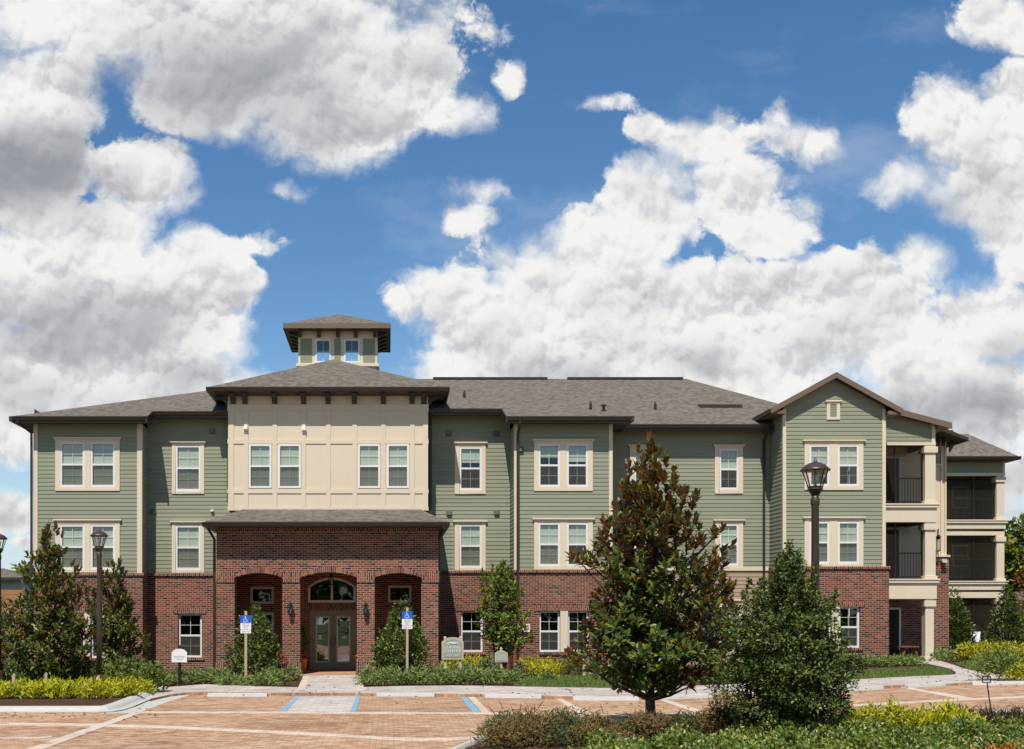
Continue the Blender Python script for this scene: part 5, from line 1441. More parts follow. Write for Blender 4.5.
leafy('holly_tree', 'big bushy dark green holly in the front bed below the right lamp post', 'tree', 789, 745,
    [(556, 787, 793), (566, 781, 800), (580, 772, 806), (594, 762, 812), (608, 748, 820), (624, 738, 827), (642, 734, 833), (662, 730, 844), (682, 730, 846), (702, 732, 842), (722, 744, 832), (738, 760, 816)],
    18.3, 30000, .064, .020, M['holly'], 27, .05, .8, .42, r0=.045, stems=7, cluster=9, spikes=60)
leafy('evergreen_shrub', 'conical evergreen shrub left of the entrance doors behind an accessible parking sign', 'shrub', 256, 677,
    [(603, 250, 254), (616, 242, 264), (632, 234, 272), (648, 228, 279), (662, 227, 281), (672, 232, 278)], 38.2, 6500, .09, .030, M['evergreen'], 22, lump=.14)
leafy('evergreen_shrub', 'conical evergreen shrub right of the entrance doors, its tip up by the sidelight', 'shrub', 404, 677,
    [(599, 399, 403), (612, 391, 411), (630, 382, 421), (648, 376, 429), (664, 374, 431), (673, 380, 428)], 38.2, 6500, .09, .030, M['evergreen'], 23, lump=.14)
leafy('conifer', 'narrow dark green conifer in front of the set back brick corner', 'tree', 954, 655, [(586, 953, 955), (596, 950, 959), (612, 945, 964), (630, 941, 970), (648, 939, 974), (655, 944, 970)], 50, 5200, .13, .034, M['evergreen'], 24, lump=.25, spread=.6)
leafy('conifer', 'dark green conifer at the outer corner of the far porches', 'tree', 1008, 652, [(581, 1006, 1008), (592, 1003, 1012), (608, 998, 1017), (628, 992, 1023), (646, 990, 1027)], 51, 5200, .13, .034, M['evergreen'], 25, lump=.25, spread=.6)
leafy('red_leaf_shrub', 'tall shrub with red bronze leaves at the right edge by the far porches', 'shrub', 1033, 650, [(556, 1028, 1036), (575, 1020, 1045), (600, 1018, 1047), (630, 1020, 1045), (646, 1025, 1041)], 53, 1100, .22, .03, M['redleaf'], 26, lump=.3)
def far_tree(label, xc, yb, rows, Y, n, seed, name='broadleaf_tree', m='bgleaf', L=.42): return leafy(name, label, 'tree', xc, yb, rows, Y, n, L, L * .33, M[m], seed, 0, .7, .28, r0=.16, stems=3, cluster=9)
far_tree('light green tree rising behind the far porch wing at the right edge', 1022, 640, [(522, 1012, 1024), (540, 1002, 1040), (565, 998, 1048), (590, 1000, 1050), (615, 1008, 1044)], 76, 5000, 31)
far_tree('rounded green tree farther right beyond the far porch wing', 1075, 636, [(515, 1060, 1080), (540, 1040, 1105), (575, 1035, 1110), (610, 1045, 1100)], 84, 4000, 32)
far_tree('pale green tree just left of the building behind the tall magnolia', 26, 632, [(548, 24, 32), (560, 14, 40), (578, 6, 44), (600, 4, 46), (618, 10, 42)], 88, 4500, 33)
far_tree('dark green low tree beyond the grey roofed house at the left edge', -4, 632, [(562, -8, 2), (574, -18, 10), (595, -24, 14), (615, -18, 8)], 104, 3500, 34)
leafy('dark_shrub', 'dark leafy shrub at the far left edge in front of the wooden fence', 'shrub', -2, 690, [(602, -8, 4), (618, -22, 12), (640, -30, 18), (665, -30, 22), (684, -22, 18)], 37, 3200, .12, .035, M['magnolia_young'], 35)

def mound(name, label, cat, x, y, off, rx, ry, h, n, L, Wd, m, group=None, seed=None, up=.7, kind=None, loc_only=False):
    s = np.random.default_rng(seed if seed is not None else int(abs(x * 971 + y * 313)) + 5)
    u = s.uniform(0, 2 * np.pi, n); v = s.random(n) ** .6; e = s.random(n)
    zz = np.sqrt(np.clip(1 - v ** 2, 0, 1))
    lump = 1 + .22 * np.sin(3 * u + x * 5) * v + .15 * np.sin(5 * u + y * 3)
    sh = 1 - .45 * e ** 2
    P = np.stack([x + rx * v * np.cos(u) * lump * sh, y + ry * v * np.sin(u) * lump * sh, gz(x) + off + h * (zz * lump * sh * (.75 + .25 * s.random(n)))], 1)
    D = np.stack([np.cos(u) * v, np.sin(u) * v, np.full(n, up)], 1) + s.normal(size=(n, 3)) * .45
    P = P - unit(D) * np.asarray(L) * .5
    P[:, 2] = np.maximum(P[:, 2], gz(x) + off * .7)
    N = np.stack([np.cos(u) * .5, np.sin(u) * .5 - .3, np.full(n, .9)], 1) + s.normal(size=(n, 3)) * .4
    return P, D, N, L * s.uniform(.7, 1.25, n), Wd * s.uniform(.7, 1.2, n)
def shrub(name, label, cat, x, y, off, rx, ry, h, n, L, Wd, m, group=None, up=.7):
    P, D, N, LL, WW = mound(name, label, cat, x, y, off, rx, ry, h, n, L, Wd, m, up=up)
    o = leaves(name, P, D, N, LL, WW, M[m])
    return tag(o, label, cat, group)
def at(px_, py_, off=.08): return gp(px_, py_, off)
# golden shrub row in the left bed
s_ = np.random.default_rng(4)
for i, px_ in enumerate(np.linspace(-22, 138, 12)):
    x, y = at(px_ + s_.uniform(-3, 3), 698.5 - (2.0 if px_ > 118 else 0) - (4 if i % 2 else 0), .1)
    shrub('golden_shrub', 'low golden yellow shrub in the row along the kerb of the left bed', 'shrub', x, y, .1, .46, .40, .42 + s_.uniform(-.06, .08), 620, .16, .021, 'golden', 'golden shrubs along the left kerb', 1.0)
for i, (px_, py_, h) in enumerate([(70, 690, .75), (88, 688, .9), (104, 690, .8), (122, 689, .95), (138, 690, .85), (151, 691, .8), (38, 688, .7), (14, 688, .7)]):
    x, y = at(px_, py_, .1); shrub('green_shrub', 'rounded mid green shrub behind the golden row in the left bed', 'shrub', x, y, .1, .55, .5, h, 800, .14, .026, 'shrubgreen', 'green shrubs behind the golden row', .8)
# yellow strips by the wall
for i, (px_, py_, h) in enumerate([(449, 674, .62), (458, 674, .66), (468, 674.5, .66), (478, 674, .66), (487, 674, .6), (527, 674.5, .6), (537, 675, .65), (547, 675.5, .62), (556, 676, .55), (532, 677, .5), (549, 678, .5)]):
    x, y = at(px_, py_); shrub('yellow_shrub', 'bright yellow shrub in the bed against the brick wall near the leasing sign', 'shrub', x, y, .05, .36, .34, h, 420, .13, .02, 'yellow', 'yellow shrubs near the leasing sign', .9)
for i, (px_, py_, h) in enumerate([(968, 655, .7), (978, 655, .7), (988, 655.5, .75), (998, 656, .7), (1008, 656, .75), (1019, 656.5, .7)]):
    x, y = at(px_, py_, .3); y = min(y, 48.5); x = X(px_, y); shrub('yellow_shrub', 'bright yellow shrub in the bed before the far porches', 'shrub', x, y, .1, .5, .45, h, 480, .15, .022, 'yellow', 'yellow shrubs before the far porches', .9)
for lab, nm, px_, py_, rx, h, m, n, L in (('small green shrub at the edge of the lawn left of the front magnolia', 'green_shrub', 573, 676, .42, .75, 'shrubgreen', 700, .13), ('low purple leaved shrub under the multi stemmed tree', 'purple_shrub', 521, 677, .5, .45, 'purple', 600, .11),
        ('dark green shrub beside the small tan sign', 'green_shrub', 489, 677, .45, .75, 'evergreen', 600, .11), ('tangled yellow green shrub with bright tips right of the sidewalk', 'yellow_green_shrub', 1003, 680, .85, .95, 'crape', 2000, .10), ('small yellow plant beside the kerb at the right edge', 'yellow_green_shrub', 1019, 681, .4, .5, 'golden', 600, .12),
        ('green shrub in shade below the right hand magnolia', 'green_shrub', 716, 683, .8, .6, 'shrubgreen', 1200, .12), ('loose green shrub under the wall magnolia', 'green_shrub', 697, 682, .6, .5, 'shrubgreen', 800, .12)):
    x, y = at(px_, py_); shrub(nm, lab, 'shrub', x, y, .05, rx, rx * .9, h, n, L, L * .19, m)
# juniper ground cover
def cover(name, label, spots, m, L, Wd, up=.5, cat='ground cover'):
    acc = [mound('', '', '', x, y, o, rx, ry, h, n, L, Wd, m, up=up) for (x, y, o, rx, ry, h, n) in spots]
    o = leaves(name, *[np.concatenate([a[i] for a in acc]) for i in range(5)], M[m])
    return tag(o, label, cat, kind='stuff')
def row(pts, step, rx, ry, h, n, o=.04, sd=0):
    out = []; r_ = np.random.default_rng(sd)
    for (a, b), (c, d) in zip(pts, pts[1:]):
        p, q = at(a, b), at(c, d); k = max(1, int(math.hypot(q[0] - p[0], q[1] - p[1]) / step))
        for i in range(k + 1):
            t = i / k; out.append((p[0] + (q[0] - p[0]) * t + r_.uniform(-.15, .15), p[1] + (q[1] - p[1]) * t + r_.uniform(-.12, .12), o, rx * r_.uniform(.8, 1.2), ry * r_.uniform(.8, 1.2), h * r_.uniform(.75, 1.2), n))
    return out
sp = row([(160, 684), (205, 682), (228, 683.5)], .45, .42, .4, .42, 330, sd=1) + row([(160, 681), (226, 679)], .5, .42, .4, .5, 300, sd=2) + row([(234, 684.5), (262, 685.5), (284, 684.5)], .4, .4, .32, .40, 330, sd=3) + row([(262, 681), (288, 679.5)], .45, .36, .3, .45, 300, sd=4)
cover('juniper_cover', 'low spreading juniper along the walk left of the entrance', sp, 'juniper', .16, .016)
sp = row([(366, 684.5), (400, 683.6), (450, 683), (508, 683.5)], .42, .42, .36, .42, 330, sd=5) + row([(368, 680), (440, 679), (505, 679.5)], .45, .42, .4, .46, 300, sd=6) + row([(440, 676), (500, 676.5)], .5, .42, .4, .5, 260, sd=7) + row([(520, 680), (548, 680)], .45, .4, .3, .35, 220, sd=8)
cover('juniper_cover', 'low spreading juniper around the leasing sign and the small sign', sp, 'juniper', .16, .016)
def rowY(p, q, Y0, Y1, step, rx, ry, h, n, sd):
    out = []; r_ = np.random.default_rng(sd); x0, x1 = X(p, Y0), X(q, Y1); k = int(abs(x1 - x0) / step)
    return [(x0 + (x1 - x0) * i / k + r_.uniform(-.1, .1), Y0 + (Y1 - Y0) * i / k + r_.uniform(-.1, .1), .06, rx * r_.uniform(.8, 1.2), ry, h * r_.uniform(.8, 1.15), n) for i in range(k + 1)]
sp = rowY(800, 914, 41.2, 42.4, .42, .42, .4, .36, 330, 9) + rowY(800, 912, 42.2, 43.2, .45, .42, .4, .40, 300, 10)
cover('juniper_cover', 'low juniper hedge along the brick wall of the gabled bay', sp, 'juniper', .16, .016)
sp = rowY(936, 985, 45.5, 45.5, .5, .5, .4, .5, 300, 12) + rowY(938, 1000, 47, 47, .5, .5, .5, .55, 280, 13) + rowY(985, 1035, 43.5, 43, .5, .5, .4, .45, 280, 14)
cover('juniper_cover', 'low juniper in the bed beyond the path to the right porch', sp, 'juniper', .16, .016)
# front bed
s_ = np.random.default_rng(9)
fspots = [(506, 18.6, .46), (524, 19.0, .54), (543, 18.9, .50), (563, 19.0, .47), (583, 19.0, .44), (602, 19.0, .47), (621, 19.1, .46), (640, 19.0, .40), (660, 19.2, .45), (680, 19.3, .48), (700, 19.3, .50), (718, 19.3, .55), (736, 19.4, .50), (505, 17.8, .42), (530, 17.9, .44), (556, 17.9, .42), (584, 18.0, .40), (612, 18.1, .40)]
for i, (px_, y, h) in enumerate(fspots):
    h *= s_.uniform(.66, 1.12); x = X(px_, y) + s_.uniform(-.08, .08); P, D, N, LL, WW = mound('', '', '', x, y, .05, .46, .38, h, 1250, .08, .009, 'feather', up=.5)
    P2, D2, N2, L2, W2 = mound('', '', '', x, y, .05, .48, .40, h * 1.1, 40, .24, .005, 'feather', up=1.1)
    o = leaves('feathery_shrub', np.concatenate([P, P2]), np.concatenate([D, D2]), np.concatenate([N, N2]), np.concatenate([LL, L2]), np.concatenate([WW, W2]), M['feathergreen' if i % 3 == 0 else 'feather'])
    tag(o, 'wispy brownish green shrub near the kerb of the front bed', 'shrub', 'wispy shrubs in the front bed')
sp = []
for (y, p0, p1) in ((18.4, 745, 1090), (17.7, 690, 1100), (17.0, 640, 1100), (16.3, 610, 1110), (15.6, 580, 1120), (14.9, 560, 1130), (14.2, 540, 1130), (13.5, 530, 1130)):
    k = int((p1 - p0) * y / F / .42)
    for i in range(k + 1):
        px_ = p0 + (p1 - p0) * i / k; x = X(px_, y) + s_.uniform(-.15, .15); sp.append((x, y + s_.uniform(-.25, .25), .05, .42 * s_.uniform(.8, 1.2), .40, s_.uniform(.20, .44), 460)) if s_.random() > .14 else None
cover('ground_cover', 'glossy bright green ground cover filling the front bed', sp, 'cover', .062, .020, .8)
for px_, y, h in ((852, 18.9, .50), (872, 19.0, .52), (893, 19.0, .56), (913, 18.9, .46), (932, 19.0, .48), (950, 19.0, .54), (968, 18.9, .38), (838, 18.9, .36), (765, 19.3, .42), (752, 19.2, .36)):
    x = X(px_, y); shrub('golden_shrub', 'yellow green shrub at the back of the front bed', 'shrub', x, y, .05, .32, .3, h, 520, .11, .015, 'golden', 'yellow green shrubs at the back of the front bed', 1.0)
for px_, y in ((984, 19.2), (1003, 19.3), (1020, 19.2), (966, 19.4)):
    x = X(px_, y); shrub('twiggy_shrub', 'leafless brown twiggy shrub at the right of the front bed', 'shrub', x, y, .03, .42, .36, .40, 520, .2, .005, 'twig', 'twiggy shrubs in the front bed', .9)
x, y = X(1005, 15.0), 15.0
for k, (dx, dy, r) in enumerate(((0, 0, .42), (.5, .1, .42), (-.38, -.2, .3), (.9, .0, .4))):
    shrub('orange_flowers', 'clump of orange flowers at the bottom right corner', 'flowers', x + dx, y + dy - .3, .08, r, r * .8, .30, 700, .07, .022, 'orangeflower', 'orange flowers in the front bed', .9)
# tufts of other plants among the ground cover
tuft = [(X(px_, y), y, .05, r, r, h, n) for px_, y, r, h, n in ((655, 15.2, .3, .46, 260), (742, 14.6, .32, .48, 280), (905, 15.4, .34, .5, 280), (850, 16.4, .3, .5, 260), (965, 16.9, .34, .48, 260), (620, 14.2, .3, .42, 240), (790, 16.0, .3, .5, 240))]
cover('leafy_tufts', 'yellowish leafy tufts scattered among the ground cover', tuft, 'crape', .10, .022, .9)
r_ = np.random.default_rng(41); P = []
for (a0, a1, b0, b1, k) in ((0, 160, 700, 716, 60), (480, 1020, 700, 716, 110), (160, 860, 676, 700, 150), (860, 1020, 668, 690, 50)):
    for i in range(k):
        x, y = gp(r_.uniform(a0, a1), r_.uniform(b0, b1), .09); P.append((x, y, gz(x) + (.10 if y > 28.5 else .022)))
P = np.array(P); D = np.concatenate([r_.normal(size=(len(P), 2)), r_.normal(size=(len(P), 1)) * .15], 1)
o = leaves('leaf_litter', P, D, np.tile([0., 0., 1.], (len(P), 1)) + r_.normal(size=(len(P), 3)) * .2, r_.uniform(.06, .14, len(P)), .025, M['twig']); tag(o, 'fallen brown leaves on the paving and the beds', 'leaves', kind='stuff')
# lawn grass
def grass(name, label, poly, n, o=.07):
    pts = np.array(poly); lo, hi = pts.min(0), pts.max(0); out = []
    r_ = np.random.default_rng(3); c = r_.uniform(lo, hi, (n * 3, 2))
    ins = np.zeros(len(c), bool); j = len(pts) - 1
    for i in range(len(pts)):
        a, b = pts[i], pts[j]; cond = ((a[1] > c[:, 1]) != (b[1] > c[:, 1])) & (c[:, 0] < (b[0] - a[0]) * (c[:, 1] - a[1]) / (b[1] - a[1] + 1e-12) + a[0]); ins ^= cond; j = i
    c = c[ins][:n]
    P = np.stack([c[:, 0], c[:, 1], 0.0128 * c[:, 0] + o - .005], 1)
    D = r_.normal(size=(len(c), 3)) * .35 + np.array([0, 0, 1]); N = r_.normal(size=(len(c), 3)) + np.array([0, -.5, .3])
    ob = leaves(name, P, D, N, r_.uniform(.05, .11, len(c)), .007, M['grass']); tag(ob, label, 'grass', kind='stuff')
grass('grass', 'short grass of the lawn strip between the small sign and the front magnolia', [gp(a, b, .1) for a, b in ((514, 684.9), (600, 686.8), (650, 686.5), (700, 684), (700, 676), (640, 676), (560, 675.5), (525, 676.5))], 14000)
grass('grass', 'short grass between the sidewalk and the juniper hedge at right', [gp(a, b, .1) for a, b in ((800, 680), (856, 678.2), (905, 675.8), (952, 673.6), (948, 669.5), (930, 666.8), (800, 673))], 12000)
grass('grass', 'short grass right of the path to the porch', [gp(a, b, .1) for a, b in ((956, 663.5), (970, 668.3), (996, 671.5), (1010, 660), (985, 656))], 8000)

# the wood across the street, behind the viewpoint, that the windows mirror
r_ = np.random.default_rng(77); acc = []
for i in range(16):
    cx, cy, h = -60 + i * 8 + r_.uniform(-2, 2), -48 + r_.uniform(-6, 6), r_.uniform(8, 13); n = 900
    u = rnd_dirs(n) * (r_.random((n, 1)) ** .35); acc.append(np.array([cx, cy, h * .55]) + u * np.array([5.5, 4.5, h * .5]))
P = np.concatenate(acc); o = leaves('tree_belt', P, rnd_dirs(len(P)), rnd_dirs(len(P)) + np.array([0, 0, .8]), .9, .34, M['bgleaf'])
tag(o, 'belt of green trees across the lot, mirrored in the windows', 'trees', kind='stuff')

# ------------------------------------------------------------------ lamp posts
def lamp_post(label, x, y, sc=1.0):
    g0 = gz(x) + .05
    t = thing('lamp_post', label, 'lamp post', (x, y, g0))
    def pb(mb, name, m, par=t, sm=False):
        mb.v = [(a * sc + x, b * sc + y, c * sc + g0) for a, b, c in mb.v]; return mb.build(name, m, par, sm)
    q = MB(); q.lathe([(.16, 0), (.16, .06), (.135, .09), (.125, .45), (.105, .52), (.07, .6)], (0, 0, 0), 16); q.lathe([(.074, .55), (.068, 2.0), (.060, 3.68), (.066, 3.70), (.075, 3.74), (.075, 3.80), (.06, 3.83), (.056, 3.86)], (0, 0, 0), 14); pb(q, 'pole', M['lampbrown'], t, True)
    q = MB(); q.lathe([(.05, 3.84), (.07, 3.88), (.11, 3.94), (.125, 3.965), (.12, 3.985), (.02, 3.985)], (0, 0, 0), 12); pb(q, 'lamp_base', M['lampbrown'], t)
    q = MB()
    for k in range(8):
        a = 2 * math.pi * (k + .5) / 8; c, s = math.cos(a), math.sin(a)
        q.tube([(.108 * c, .108 * s, 3.97), (.13 * c, .13 * s, 4.06), (.205 * c, .205 * s, 4.28)], .0085, 5)
    q.lathe([(.12, 4.0), (.128, 4.0), (.128, 4.015), (.12, 4.015)], (0, 0, 0), 8)
    pb(q, 'lantern_frame', M['lampbrown'])
    q = MB(); q.lathe([(.10, 3.99), (.198, 4.275)], (0, 0, 0), 8); sh = pb(q, 'glass_shade', M['lampglass'])
    q = MB(); q.lathe([(.02, 3.985), (.03, 4.06), (.055, 4.1), (.055, 4.2), (.02, 4.23)], (0, 0, 0), 10); pb(q, 'bulb', M['white'])
    q = MB(); q.lathe([(.19, 4.268), (.24, 4.27), (.245, 4.285), (.215, 4.315), (.165, 4.365), (.10, 4.40), (.05, 4.415), (.03, 4.42), (.025, 4.45), (.012, 4.47), (.004, 4.51)], (0, 0, 0), 20); pb(q, 'lamp_roof', M['lampbrown'], t, True)
    return t
M['lampbrown'] = painted('lamp_bronze', (.052, .034, .024), .4, .25, 4, .5)
M['lampglass'] = glass_mat('lamp_glass', (.95, .95, .92), .8)
lamp_post('tall bronze lamp post in front of the gabled bay at right', X(815.2, 20.3), 20.3, 1.05)
lamp_post('bronze lamp post in the golden shrubs of the left bed before the slim magnolia', X(99.2, 31.0), 31.0)
lamp_post('bronze lamp post cut off by the left edge, lantern against the sky', X(-1.2, 34.0), 34.0, 1.04)

# ------------------------------------------------------------------ lettering and signs
def lettering(name, text, x, y, z, size, m, parent, align='CENTER', sx=1.0):
    c = bpy.data.curves.new(name, 'FONT'); c.body = text; c.size = size; c.align_x = align; c.align_y = 'CENTER'; c.extrude = .0015; c.space_character = 1.05
    o = bpy.data.objects.new(name + '_tmp', c); COL.objects.link(o)
    dg = bpy.context.evaluated_depsgraph_get()
    me = bpy.data.meshes.new_from_object(o.evaluated_get(dg)); bpy.data.objects.remove(o); bpy.data.curves.remove(c)
    me.transform(Matrix.Translation((x, y, z)) @ Matrix.Rotation(R(90), 4, 'X') @ Matrix.Diagonal((sx, 1, 1, 1)))
    me.materials.clear(); me.materials.append(M[m])
    return link(name, me, parent)

def post_mesh(mb, x, y, z0, z1, w=.045):
    mb.box(x - w, x + w, y - w, y + w, z0, z1)
def parking_sign(label, px_, py_, Y):
    x = X(px_, Y); g0 = gz(x); t = thing('accessible_parking_sign', label, 'sign', (x, Y, g0))
    zt = Z(618, Y) if py_ is None else Z(py_, Y)
    q = MB(); q.box(x - .04, x + .04, Y - .03, Y + .03, g0 - .1, zt + .12); q.build('post', M['postwood'], t, bevel=.008)
    def plate(x0, x1, z0, z1, rr, yy, th, m, name, par):
        q = MB(); pts = []
        for cx, cz, a0 in ((x1 - rr, z1 - rr, 0), (x0 + rr, z1 - rr, 90), (x0 + rr, z0 + rr, 180), (x1 - rr, z0 + rr, 270)):
            for k in range(4): a = R(a0 + 30 * k); pts.append((cx + rr * math.cos(a), cz + rr * math.sin(a)))
        q.prism(pts, 'y', yy - th, yy); return q.build(name, m, par)
    h1 = .235
    p1 = plate(x - .165, x + .165, zt - h1, zt, .03, Y - .032, .006, M['blue'], 'blue_panel', t)
    p2 = plate(x - .165, x + .165, zt - h1 - .215, zt - h1 - .004, .02, Y - .032, .006, M['white'], 'white_panel', t)
    p3 = plate(x - .165, x + .165, zt - h1 - .325, zt - h1 - .225, .02, Y - .032, .006, M['white'], 'fine_panel', t)
    # wheelchair symbol
    q = MB(); yy = Y - .0405; cx, cz = x - .005, zt - h1 / 2 - .015
    q.lathe([(.001, 0), (.017, .0), (.017, .003), (.001, .003)], (0, 0, 0), 12); q.v = [(cx - .012 + a, yy - c, cz + .078 + b) for a, b, c in q.v]
    q.tube([(cx - .012, yy, cz + .058), (cx - .006, yy, cz + .0), (cx + .040, yy, cz + .0), (cx + .060, yy, cz - .055), (cx + .078, yy, cz - .05)], .009, 5); q.tube([(cx - .008, yy, cz + .032), (cx + .032, yy, cz + .032)], .008, 5)
    q.tube([(cx - .012 + .055 * math.cos(R(a)), yy, cz - .022 + .055 * math.sin(R(a))) for a in range(120, 350, 15)], .008, 5)
    q.build('wheelchair_symbol', M['white'], p1)
    for k, (s, w) in enumerate((('PARKING BY', .04), ('DISABLED', .046), ('PERMIT', .046), ('ONLY', .05))): lettering('lettering', s, x, Y - .041, zt - h1 - .035 - k * .05, w, 'signgrey', p2)
    lettering('lettering', '$250 FINE', x, Y - .041, zt - h1 - .275, .05, 'signgrey', p3)
    return t
parking_sign('blue and white accessible parking sign on a tan post, left of the entrance walk', 245.9, 615.2, 36.0)
parking_sign('blue and white accessible parking sign on a tan post, right of the entrance walk', 407.2, 611.4, 37.0)

def arch_panel(x0, x1, z0, zs, za, n=14, ins=0.0):
    c = (x0 + x1) / 2; hw = (x1 - x0) / 2 - ins; pts = [(x0 + ins, z0 + ins), (x1 - ins, z0 + ins), (x1 - ins, zs - ins)]
    for i in range(1, n):
        a = math.pi * i / n; pts.append((c + hw * .82 * math.cos(a), zs - ins + (za - zs) * math.sin(a) ** .8))
    pts.append((x0 + ins, zs - ins)); return pts
Ys = 37.6
x0, x1, z0, z1, zs = X(441.6, Ys), X(463.5, Ys), Z(659.4, Ys), Z(637.2, Ys), Z(641.6, Ys)
t = thing('leasing_sign', 'sage green arched sign reading LEASING CENTER on two tan posts', 'sign', ((x0 + x1) / 2, Ys, gz(2)))
for px_ in (445.1, 460.4):
    x = X(px_, Ys); q = MB(); post_mesh(q, x, Ys + .03, gz(x) - .1, Z(638.4, Ys), .038); q.box(x - .055, x + .055, Ys - .025, Ys + .085, gz(x) - .1, gz(x) + .45); q.lathe([(.05, 0), (.055, .02), (.035, .05), (.001, .075)], (x, Ys + .03, Z(638.4, Ys)), 10); q.build('post', M['signtan'], t)
q = MB(); q.prism(arch_panel(x0, x1, z0, zs, z1), 'y', Ys - .06, Ys - .01); pnl = q.build('sign_border', M['signtan'], t)
q = MB(); q.prism(arch_panel(x0, x1, z0, zs, z1, 14, .06), 'y', Ys - .068, Ys - .058); fld = q.build('sign_panel', M['signgreen'], t)
cx = (x0 + x1) / 2; yy = Ys - .0715
lettering('lettering', 'LEASING', cx, yy, Z(647.2, Ys), .135, 'white', fld, sx=1.0); lettering('lettering', 'CENTER', cx, yy, Z(650.9, Ys), .135, 'white', fld, sx=1.08); lettering('lettering', 'OPEN DAILY', cx, yy, Z(655.3, Ys), .075, 'white', fld)
q = MB(); q.tube([(cx - .2, yy, Z(644, Ys)), (cx - .08, yy, Z(642.6, Ys)), (cx + .05, yy, Z(642.9, Ys)), (cx + .2, yy, Z(641.8, Ys))], [.008, .018, .014, .004], 5); q.tube([(cx - .16, yy, Z(644.6, Ys)), (cx, yy, Z(643.7, Ys)), (cx + .22, yy, Z(643.4, Ys))], [.005, .012, .004], 5); q.build('emblem', M['white'], fld)
Ys = 36.6
x0, x1, z0, z1, zs = X(494.8, Ys), X(507.6, Ys), Z(662, Ys), Z(650.4, Ys), Z(653, Ys)
x = (x0 + x1) / 2
t = thing('parking_sign', 'small tan and sage sign with a pointed top on a single tan post', 'sign', (x, Ys, gz(x)))
q = MB(); post_mesh(q, x, Ys + .03, gz(x) - .1, Z(649.5, Ys), .035); q.box(x - .05, x + .05, Ys - .02, Ys + .08, gz(x) - .1, gz(x) + .4); q.lathe([(.045, 0), (.05, .02), (.02, .06), (.001, .09)], (x, Ys + .03, Z(649.5, Ys)), 10); q.build('post', M['signtan'], t)
q = MB(); q.prism([(x0, z0), (x1, z0), (x1, zs), (x + .08, z1 - .01), (x, z1 + .0), (x - .08, z1 - .01), (x0, zs)], 'y', Ys - .05, Ys - .006); q.build('sign_border', M['signtan'], t)
q = MB(); q.prism([(x0 + .035, z0 + .035), (x1 - .035, z0 + .035), (x1 - .035, zs - .02), (x + .06, z1 - .045), (x - .06, z1 - .045), (x0 + .035, zs - .02)], 'y', Ys - .057, Ys - .048); fld = q.build('sign_panel', M['signgreen'], t)
for k, s in enumerate(('FUTURE', 'RESIDENT', 'PARKING')): lettering('lettering', s, x, Ys - .0605, Z(655.0 + 2.3 * k, Ys), .068, 'white', fld)
# white plaque on a black post
Ys = 35.6; x = X(179.6, Ys); x0, x1, z0, z1, zs = X(171.9, Ys), X(187.2, Ys), Z(662.2, Ys), Z(648.8, Ys), Z(652, Ys)
t = thing('plaque_sign', 'white plaque with an arched top on a black post by the left walk', 'sign', (x, Ys, gz(x)))
q = MB(); post_mesh(q, x, Ys + .03, gz(x) - .1, Z(647.5, Ys), .045); q.lathe([(.05, 0), (.06, .02), (.03, .06), (.001, .08)], (x, Ys + .03, Z(647.5, Ys)), 10); q.build('post', M['black'], t)
q = MB(); q.prism(arch_panel(x0, x1, z0, zs, z1), 'y', Ys - .05, Ys - .014); pn = q.build('sign_panel', M['white'], t)
for k, s in enumerate((.34, .30, .2)):
    q = MB(); q.box(x - s / 2, x + s / 2, Ys - .0525, Ys - .049, Z(656.2 + 1.6 * k, Ys) - .008, Z(656.2 + 1.6 * k, Ys) + .008); q.build('faint_line', M['signgrey'], pn)
# no smoking sign on the brick wall
Yw = YMB - .06; x0, x1, z0, z1 = X(522.4, Yw), X(529.9, Yw), Z(632, Yw), Z(624, Yw)
t = thing('prohibition_sign', 'small square white sign with a red ring on the brick wall', 'sign', ((x0 + x1) / 2, Yw, z0))
q = MB(); q.box(x0, x1, Yw - .018, Yw - .002, z0, z1); q.build('panel', M['white'], t)
q = MB(); c = ((x0 + x1) / 2, (z0 + z1) / 2); rr = .085
q.tube([(c[0] + rr * math.cos(a * math.pi / 12), Yw - .02, c[1] + rr * math.sin(a * math.pi / 12)) for a in range(25)], .015, 5, cap=False); q.tube([(c[0] - rr * .7, Yw - .02, c[1] + rr * .7), (c[0] + rr * .7, Yw - .02, c[1] - rr * .7)], .012, 5); q.build('red_ring', M['redpaint'], t)
q = MB(); q.box(c[0] - .06, c[0] + .05, Yw - .0215, Yw - .018, c[1] - .012, c[1] + .012); q.build('symbol', M['black'], t)

# ------------------------------------------------------------------ wheel stops
def wheel_stop(label, a, ya, b, yb, group='white wheel stops along the curb'):
    p, q_ = gp(a, ya, .01), gp(b, yb, .01); L = math.hypot(q_[0] - p[0], q_[1] - p[1]); ang = math.atan2(q_[1] - p[1], q_[0] - p[0])
    q = MB(); h = L / 2; prof = [(-.075, 0), (.075, 0), (.055, .10), (-.055, .10)]
    vs = [(-h, u, v) for u, v in prof] + [(h, u, v) for u, v in prof]; q.add(vs, [(0, 1, 2, 3), (7, 6, 5, 4), (0, 4, 5, 1), (1, 5, 6, 2), (2, 6, 7, 3), (3, 7, 4, 0)])
    o = q.build('wheel_stop', M['wheelstop'], bevel=.012); c = ((p[0] + q_[0]) / 2, (p[1] + q_[1]) / 2)
    o.location = (c[0], c[1] + .08, gz(c[0]) + .006); o.rotation_euler = (0, -math.atan(.0128), ang)
    return tag(o, label, 'wheel stop', group)
wheel_stop('white concrete wheel stop left of the entrance walk, below the accessible sign', 207.8, 696.8, 267.4, 697)
wheel_stop('white concrete wheel stop just right of the entrance walk', 377, 696.6, 435, 696.8)
wheel_stop('white concrete wheel stop in front of the small tan sign', 486, 697.8, 542.6, 698.9)
